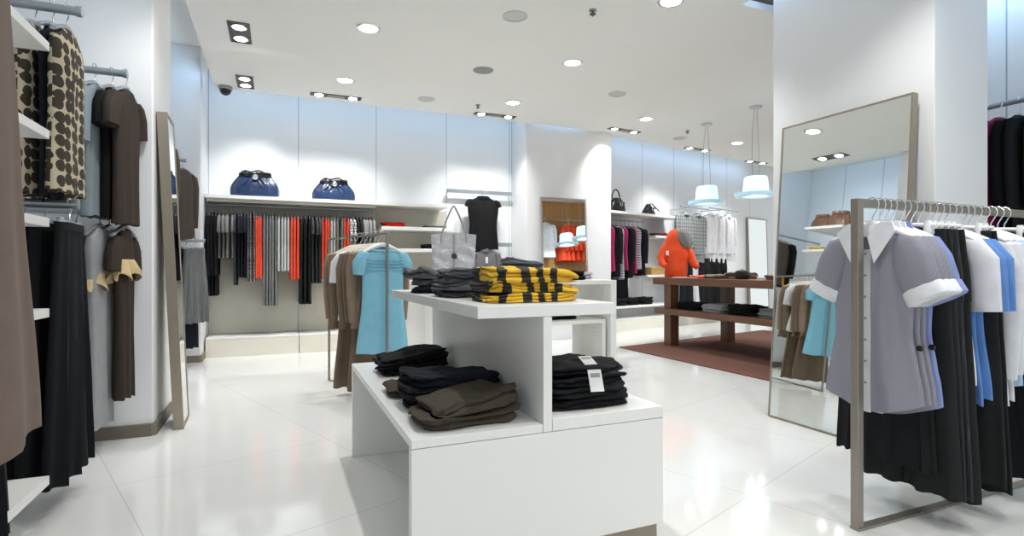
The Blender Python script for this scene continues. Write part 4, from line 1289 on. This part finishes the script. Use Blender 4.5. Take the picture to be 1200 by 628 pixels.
# ------------------------------------------------ on the wooden table
def puffer():
    r = root('jacket', 'orange hooded jacket standing up on the wooden table', 'jacket', (5.48, 6.66, 1.0065), R(-32))
    rows = [(.72, .04, .04), (.70, .085, .08), (.64, .125, .11), (.54, .155, .13), (.42, .175, .14), (.30, .18, .14), (.14, .165, .125), (.04, .16, .12), (0, .155, .115)]
    rr = lerp_rows(rows, .02)
    rs = []
    n = 48
    for z, hw, ht in rr:
        ring = []
        for i in range(n):
            a = 2 * PI * i / n
            k = 1 + .035 * math.sin(3 * a + 9 * z) + .025 * math.sin(26 * z + 2 * math.sin(a)) + .02 * mnoise.noise(Vector((math.cos(a) * 2, math.sin(a) * 2, z * 7)))
            ring.append((hw * math.cos(a) * k, ht * math.sin(a) * k, z))
        rs.append(ring)
    om = fabric((226, 78, 30), .6)
    obj('jacket_body', MB().rings(rs), om, r)
    for sd in (1, -1):
        pth = [(sd * .11, 0, .50), (sd * .17, -.01, .42), (sd * .215, -.03, .30), (sd * .21, -.09, .21), (sd * .16, -.15, .17)]
        if sd > 0: pth = [(.11, 0, .50), (.175, -.01, .40), (.215, -.03, .30), (.25, -.06, .20), (.30, -.09, .15)]
        obj('sleeve', MB().tube(pth, [.05, .07, .066, .056, .04], None, 20, ripple=lambda a, t: .06 * math.sin(22 * t)), om, r)
    fm = fabric((122, 122, 116), .95)
    hood = MB()
    rs = []
    for z, hw, ht, xo in ((.44, .07, .06, .13), (.50, .11, .09, .125), (.58, .12, .10, .11), (.66, .10, .09, .09), (.70, .05, .05, .07)):
        rs.append([(xo + hw * math.cos(a) * (1 + .08 * math.sin(9 * a + 30 * z)), -.07 + ht * math.sin(a) * (1 + .08 * math.sin(7 * a + 20 * z)), z) for a in [2 * PI * i / 32 for i in range(32)]])
    obj('hood_lining', hood.rings(rs), fm, r, 0, 'grey fleece hood lining')
    obj('price_tag', MB().box(-.16, -.12, -.150, -.146, .33, .40), PAPER, r, 0, 'small white tag')
puffer()
TZ = 4.1
GT = 'folded clothes on the wooden table top'
fold_item('folded_sweater', .34, .50, .035, fabric((222, 80, 62)), 'flat salmon red folded top beside the orange jacket on the table', 'folded top', (5.50, 6.02, 1.0065), 0, GT, 2, 130, .01)
fold_item('folded_sweater', .25, .4, .012, fabric((214, 196, 188)), 'thin pale folded top under the orange sleeve on the table', 'folded top', (5.32, 6.22, 1.0065), R(8), GT, 1, 131, .004)
fold_item('folded_sweater', .34, .28, .05, fabric((112, 94, 74)), 'brown folded knit nearest the salmon top on the table', 'folded top', (5.47, 5.78, 1.0065), R(10), GT, 2, 132, .014)
fold_item('folded_sweater', .36, .30, .08, fabric((124, 106, 86)), 'thicker taupe folded knit on the table, left of the dark beret', 'folded top', (5.60, 5.52, 1.0065), R(-6), GT, 3, 133, .014)
r = root('beret', 'dark soft beret lying on the wooden table', 'hat', (5.40, 5.30, 1.0065))
obj('crown', MB().lathe([(.01, 0), (.07, .0), (.09, .03), (.092, .06), (.08, .10), (.04, .12), (.003, .122)], 28), fabric((52, 50, 46)), r)
obj('stalk', MB().lathe([(.004, .120), (.005, .138), (.002, .14)], 8), fabric((52, 50, 46)), r)
fold_item('folded_sweater', .34, .42, .07, fabric((136, 112, 96)), 'soft brown folded knit right of the dark beret on the table', 'folded top', (5.45, 4.68, 1.0065), 0, GT, 2, 134, .012)
GU = 'folded clothes on the lower tier of the wooden table'
LZ = .5595
for i in range(3):
    fold_item('folded_sweater', .36, .48, .034, BLK2, 'black folded top, %s in the leftmost lower tier pile of the wooden table' % ['bottom', 'middle', 'top'][i], 'folded top', (5.46, 6.22, LZ + .0345 * i), R(4 * i - 4), GU, 2, 140 + i, .010)
for i in range(3):
    fold_item('folded_sweater', .36, .42, .036, fabric((150, 150, 152)), 'grey folded top, %s in the lower tier pile left of the black one' % ['bottom', 'middle', 'top'][i], 'folded top', (5.46, 5.74, LZ + .0365 * i), R(3 * i - 3), GU, 2, 150 + i, .008)
for i in range(3):
    fold_item('folded_sweater', .36, .46, .040, BLK2, 'black folded top, %s in the big lower tier pile right of the grey one' % ['bottom', 'middle', 'top'][i], 'folded top', (5.46, 5.25, LZ + .0405 * i), R(-3 * i), GU, 2, 160 + i, .010)
for i in range(3):
    fold_item('folded_sweater', .36, .36, .034, fabric((128, 130, 132)), 'mid grey folded top, %s in the lower tier pile by the right mirror' % ['bottom', 'middle', 'top'][i], 'folded top', (5.46, 4.80, LZ + .0345 * i), R(3 * i), GU, 2, 170 + i, .008)
fold_item('folded_sweater', .36, .5, .07, fabric((72, 68, 62)), 'dark brown folded top at the back of the lower tier of the table', 'folded top', (6.0, 5.9, LZ), 0, GU, 2, 180, .012)

# ------------------------------------------------ left bay garments (facing the aisle)
RL = R(90)
GL = 'garments in the left bay'
GLH = 'hangers in the left bay'
ROTB = [0.0]
def bay(x, y, zt, nm, pr, m, lab, cat, short, clips=False, extra=None, hm=None):
    r = garment(nm, pr, {'cloth': m}, lab, cat, (x, y, zt), RL - ROTB[0] + rnd.uniform(-.05, .05), GL)
    white_hanger('hanger of the ' + short, (x, y, zt), RL - ROTB[0], GLH, clips, m=hm or STEEL, chunky=.011)
    return r
# brown coats nearest the camera
BC = fabric((112, 95, 83)); BC2 = fabric((100, 85, 74))
for i, (x, y, L, hw, m, lab, sh) in enumerate((
    (-.705, 1.80, 1.66, .17, BC, 'brown wool coat at the left edge of the photo, nearest the camera', 'nearest brown wool coat'),
    (-.785, 2.01, 1.62, .17, fabric((124, 106, 92)), 'lighter brown wool coat behind the nearest one at the left edge', 'lighter brown wool coat'))):
    bay(x, y, 2.40, 'coat', top_parts(L, hw, .034, 'none', .5, 2.7, 6 + i, (2, .003, .02), 1.65), m, lab, 'coat', sh)
bay(-.86, 2.02, 2.40, 'blouse', top_parts(1.3, .2, .02, 'none', 0, 1.05, 3), blobs('colourful_print', (222, 196, 90), (70, 90, 120), 26, .42), 'yellow and blue printed blouse glimpsed between the brown coats', 'blouse', 'yellow and blue printed blouse')
# apple print tops on the upper rail
ZA = 2.405
bay(-.945, 3.32, ZA, 'sleeveless_blouse', top_parts(.80, .18, .035, 'none', 0, 1.12, 2, (2, .002, .01), 1.0, .085), APPLE, 'brown apple print sleeveless top at the end of the upper left rail', 'top', 'front apple print top')
bay(-.995, 3.30, ZA, 'sleeveless_blouse', top_parts(.82, .15, .02, 'none', 0, 1.0, 1), NAVY, 'dark navy top between the two apple print tops', 'top', 'navy top between apple prints')
bay(-1.065, 3.31, ZA, 'sleeveless_blouse', top_parts(.82, .19, .035, 'none', 0, 1.12, 4, (2, .002, .01), 1.0, .085), APPLE, 'brown apple print top behind the white shelves at left', 'top', 'rear apple print top')
# second upper rail
ZB = 2.385
ROTB[0] = R(7)
bay(-.89, 4.20, ZB, 'dress', top_parts(.86, .16, .04, 'short', .20, 1.0, 3), fabric((62, 52, 46)), 'dark brown short sleeved dress at the end of the upper rail by the stub wall', 'dress', 'dark brown dress')
bay(-.965, 4.20, ZB, 'dress', top_parts(.82, .14, .035, 'short', .2, 1.0, 2), BLK2, 'black dress between the grey and dark brown dresses at left', 'dress', 'black dress at left')
bay(-1.045, 4.16, ZB, 'dress', top_parts(.82, .17, .045, 'short', .32, 1.05, 1), fabric((128, 140, 146)), 'blue grey dress hanging right of the apple print top', 'dress', 'blue grey dress')
# lower rails: long dark skirts and trousers
ZC = 1.46
ROTB[0] = 0.0
for i, (x, m, L, lab) in enumerate((
    (-.935, fabric((13, 16, 22)), 1.20, 'long flared black skirt nearest the aisle on the lower left rail'),
    (-1.03, fabric((15, 18, 23)), 1.15, 'long flared black skirt, second from the aisle on the lower left rail'),
    (-1.11, fabric((12, 14, 21)), 1.18, 'long flared navy skirt, third from the aisle on the lower left rail'))):
    bay(x, 3.32, ZC, 'long_skirt', skirt_parts(L, .165, .03, 1.7, 2 + i, (4, .003, .03)), m, lab, 'skirt', lab.split(' on the')[0].split(',')[0] + ' ' + ['nearest', 'second', 'third'][i], True)
# nearer dark skirts below the brown coats
rail('grey rail low behind the brown coats', 1.32, (-2.19, 2.30, 1.30), 0, .018, brk=(1.3,))
for i, x in enumerate((-.93, -1.01)):
    bay(x, 2.34, 1.30, 'long_skirt', skirt_parts(1.02, .20, .03, 1.25, 5 + i, (4, .003, .025)), fabric((13, 15, 20)), ['black skirt below the brown coats at the left edge', 'second black skirt below the brown coats, farther from the aisle'][i], 'skirt', ['black skirt under the coats', 'second black skirt under the coats'][i], True)
ZD = 1.505
ROTB[0] = R(8)
def ruffle(parent, m, z, w):
    n = 48
    rs = []
    for k, (zz, s, a) in enumerate(((0, .8, .0), (-.05, 1.0, .10), (-.11, 1.18, .22), (-.115, 1.14, .22), (-.03, .78, .05))):
        rs.append([(w * s * math.cos(t) * (1 + a * .4 * math.sin(6 * t)), .055 * s * math.sin(t) * (1 + a * 2.2 * math.sin(8 * t)), z + zz + a * .12 * math.sin(7 * t)) for t in [2 * PI * i / n for i in range(n)]])
    obj('ruffle', MB().rings(rs, False, False), m, parent, 0, 'beige ruffle')
r = bay(-.905, 4.22, ZD, 'dress', top_parts(1.08, .105, .035, 'short', .2, 1.0, 3), DBROWN, 'dark brown dress with beige hem on the lower rail by the stub wall', 'dress', 'dark brown dress with beige hem')
ruffle(r, BEIGE, -.30, .13)
r = bay(-1.015, 4.14, ZD, 'dress', top_parts(1.22, .16, .04, 'none', 0, 1.0, 4), fabric((150, 152, 154)), 'long pale grey dress with beige ruffles on the lower left rail', 'dress', 'pale grey ruffled dress')
ruffle(r, BEIGE, -.36, .15)
bay(-1.15, 4.2, ZD, 'dress', top_parts(1.05, .15, .03, 'none', 0, 1.1, 2), fabric((46, 38, 42)), 'dark plum dress behind the pale grey ruffled dress', 'dress', 'dark plum dress')
bay(-.99, 4.24, ZD, 'blouse', top_parts(.98, .06, .02, 'none', 0, 1.0, 2, (2, .002, .006), .95, .03), BEIGE, 'narrow beige slip behind the dark brown ruffled dress', 'slip', 'narrow beige slip')

# ------------------------------------------------ far left bay
ZE, ZF = 2.40, 1.47
ROTB[0] = R(34)
bay(-1.02, 7.38, ZE, 'jacket', top_parts(.82, .18, .04, 'long', .60, 1.05, 2), fabric((70, 62, 56)), 'dark brown jacket on the short rail beyond the narrow left mirror', 'jacket', 'dark brown jacket beyond the mirror')
r = bay(-1.10, 7.38, ZE, 'blouse', top_parts(.80, .17, .04, 'none', 0, 1.0, 3), YELLOW, 'mustard yellow blouse behind the dark brown jacket in the far bay', 'blouse', 'mustard yellow blouse')
bay(-1.19, 7.38, ZE, 'jacket', top_parts(.84, .2, .04, 'long', .6, 1.0, 1), BLK2, 'black jacket behind the mustard yellow blouse in the far bay', 'jacket', 'black jacket in the far bay')
bay(-.90, 7.40, ZF, 'skirt', skirt_parts(.86, .15, .045, 1.5, 3, (5, .003, .02)), fabric((104, 106, 106)), 'flared grey skirt beyond the narrow left mirror', 'skirt', 'flared grey skirt', True)
bay(-.99, 7.40, ZF, 'trousers', trouser_parts(1.16, .16, .03, .09, 1), NAVY, 'navy trousers under the flared grey skirt in the far bay', 'trousers', 'navy trousers in the far bay', True)
# brown and teal garments on the hidden rail behind the left mirror, seen in the large mirror
for i, (x, m, L, lab) in enumerate(((-.99, OLIVE, 1.0, 'olive jacket hidden behind the narrow left mirror'), (-1.12, BLK2, .9, 'black jacket hidden behind the narrow left mirror'))):
    bay(x, 5.65, 2.40, 'jacket', top_parts(L, .2, .035, 'long', .6, 1.1, i), m, lab, 'jacket', lab.split(' hidden')[0] + ' behind the left mirror')
fold_item('folded_sweater', .3, .3, .05, YELLOW, 'yellow folded top on the second shelf of the far bay', 'folded top', (-1.22, 6.6, 2.1005), 0, None, 2, 190, .01)

# ------------------------------------------------ right wall garments
GRW = 'garments on the right wall rail'
for i, (y, m, nm) in enumerate(((2.52, BLK2, 'black'), (2.43, fabric((28, 34, 38)), 'dark teal'), (2.34, MAGENTA, 'magenta'), (2.245, BLK2, 'black'), (2.16, fabric((24, 30, 34)), 'dark green'), (2.07, BLK2, 'black'))):
    garment('jacket', top_parts(1.05, .21, .035, 'long', .62, 1.05, i % 4, (3, .003, .014)), {'cloth': m}, '%s jacket on the right wall rail, %s counted from its far end' % (nm, ORD[i]), 'jacket', (4.93 - (.05 if nm == 'magenta' else 0), y, 2.36), R(-4) + rnd.uniform(-.06, .06), GRW, WHITEPL)

# ------------------------------------------------ what the pillar mirror shows: the oak wall behind the viewer
rail('chrome rail of orange tops on the oak wall, seen in the pillar mirror', 3.0, (5.75, 3.62, 2.88), 0)
for i, (x, lab) in enumerate(((6.62, 'orange top facing out on the oak wall, seen in the pillar mirror'),)):
    garment('knit_shirt', top_parts(.36, .17, .05, 'short', .2, .95, 2), {'cloth': ORANGE}, lab, 'top', (x, 3.66, 2.88), R(180), None, WHITEPL)
rail('lower chrome rail of orange tops on the oak wall, seen in the pillar mirror', 3.0, (5.75, 3.62, 2.46), 0)
for i in range(5):
    garment('knit_shirt', top_parts(.5, .17, .035, 'short', .2, 1.0, i % 3), {'cloth': ORANGE}, 'orange top on the lower oak wall rail, %s from the left in the mirror' % ORD[i], 'top', (6.36 + .13 * i, 3.62, 2.46), R(252), 'orange tops on the oak wall', WHITEPL)
garment('blouse', top_parts(.85, .21, .05, 'long', .55, 1.05, 3), {'cloth': WHITEF}, 'white blouse hanging in front of the oak wall, seen in the pillar mirror', 'blouse', (5.95, 3.72, 2.88), R(180), None, WHITEPL)

# ================================================================== LIGHT
def spot(loc, e, ang=95, blend=.7, col=(1.0, .993, .985), aim=None, r=.05):
    d = bpy.data.lights.new('spot_lamp', 'SPOT')
    d.energy = e; d.spot_size = R(ang); d.spot_blend = blend; d.color = col; d.shadow_soft_size = r
    o = bpy.data.objects.new('spot_lamp', d); COL.objects.link(o)
    o.location = loc
    if aim is not None:
        o.rotation_euler = (Vector(aim) - Vector(loc)).to_track_quat('-Z', 'Y').to_euler()
    return o
def area(loc, e, sx, sy, rot, col):
    d = bpy.data.lights.new('cove_lamp', 'AREA')
    d.shape = 'RECTANGLE'; d.size = sx; d.size_y = sy; d.energy = e; d.color = col
    o = bpy.data.objects.new('cove_lamp', d); COL.objects.link(o)
    o.location = loc; o.rotation_euler = rot
    return o
EXP_SPOT = 62
for x, y, l in LIT:
    spot((x, y, CZ - .03), EXP_SPOT, 110, .8)
# square twins light the left bays and the aisle
for x, y in ((-.335, 5.88), (-.365, 7.41)):
    spot((x, y - .1, CZ - .03), 50, 70, .7, aim=(-.6, y - .2, 0))
    spot((x, y + .1, CZ - .03), 50, 70, .7, aim=(.2, y - .6, 0))
# long twins wash the back wall
for x, y, a, l in TW:
    for dx in (-.21, .21):
        spot((x + dx, y, CZ - .03), 80, 80, .9, aim=(x + dx * 1.3, y + .62, 1.75))
# lights of the rest of the shop, over and behind the viewer
for x, y in ((.8, 3.6), (.8, 1.6), (3.0, 1.9), (2.0, .2), (0.2, -.8), (3.0, -1.6), (4.9, 5.2), (7.6, 5.6), (9.5, 7.0), (6.4, 4.7), (9.2, 1.8)):
    downlight(x, y, 'round downlight outside the photo, %s of the shop' % ('over the aisle at %d' % 0 if False else 'in the row')) if False else None
    spot((x, y, CZ - .03), 60, 120, .8)
for y in (2.3, 3.4, 4.3):
    spot((-.45, y - .3, CZ - .03), 20, 80, .8, aim=(-.95, y, 1.0))
spot((-.15, 3.3, CZ - .03), 45, 80, .9, aim=(-1.3, 4.47, 1.6))  # added spot without a fitting, brightens the left stub wall
spot((-.2, 7.5, CZ - .03), 60, 75, .9, aim=(-.35, 8.45, 1.8))  # extra spot, no fixture here, lifts the back wall's left end
spot((.2, 6.3, CZ - .03), 60, 75, .9, aim=(-2.0, 6.3, 2.2))  # added fill spot with no fitting, lightens the far left bay wall
for x in (2.6, 3.2):
    spot((x, 1.0, CZ - .03), 30, 80, .8, aim=(x, 1.7, .8))
COOL = (.42, .68, 1.0)
area((1.4, 7.98, CZ + .16), 4.5, 4.6, .12, (R(62), 0, 0), COOL)
area((4.35, 7.83, CZ + .10), .8, 1.4, .05, (R(60), 0, 0), COOL)
p = fw(2.2, -.05, CZ + .12)
area(p, 6, 6.0, .12, (R(62), 0, FROT), COOL)
area((-.85, 2.4, CZ + .14), 9, 7.5, .12, (R(62), 0, R(90)), COOL)
area((-.85, 6.4, CZ + .14), 5, 2.4, .12, (R(62), 0, R(90)), COOL)
area((3.68, 2.8, CZ + .12), 3, 1.4, .08, (R(62), 0, R(-90)), COOL)
area((4.95, 1.4, CZ + .12), 12, 3.4, .1, (R(62), 0, R(-90)), COOL)
for x, y in ((6.16, 6.76), (6.14, 5.78), (6.22, 5.02), (6.23, 4.20)):
    d = bpy.data.lights.new('pendant_bulb_light', 'POINT'); d.energy = 14; d.color = (.85, .95, 1); d.shadow_soft_size = .06
    o = bpy.data.objects.new('pendant_bulb_light', d); COL.objects.link(o); o.location = (x, y, 2.2)

w = bpy.data.worlds.new('shop_ambient_fill')  # soft ambient fill through the open back, added in place of window light
scene.world = w
w.use_nodes = True
bg = w.node_tree.nodes['Background']
bg.inputs[0].default_value = (.93, .97, 1.0, 1)
bg.inputs[1].default_value = 0.75

# ================================================================== CAMERA
cam = bpy.data.cameras.new('camera')
cam.sensor_width = 36; cam.lens = 648 / 1200 * 36
cam.clip_start = .05
co = bpy.data.objects.new('camera', cam); COL.objects.link(co)
co.location = (0, 0, 1.15)
co.rotation_euler = (R(90), 0, R(-22.94))
scene.camera = co
scene.view_settings.view_transform = 'Standard'
scene.view_settings.look = 'None'
scene.view_settings.gamma = 1.0
scene.view_settings.use_curve_mapping = False
scene.view_settings.exposure = 0.42
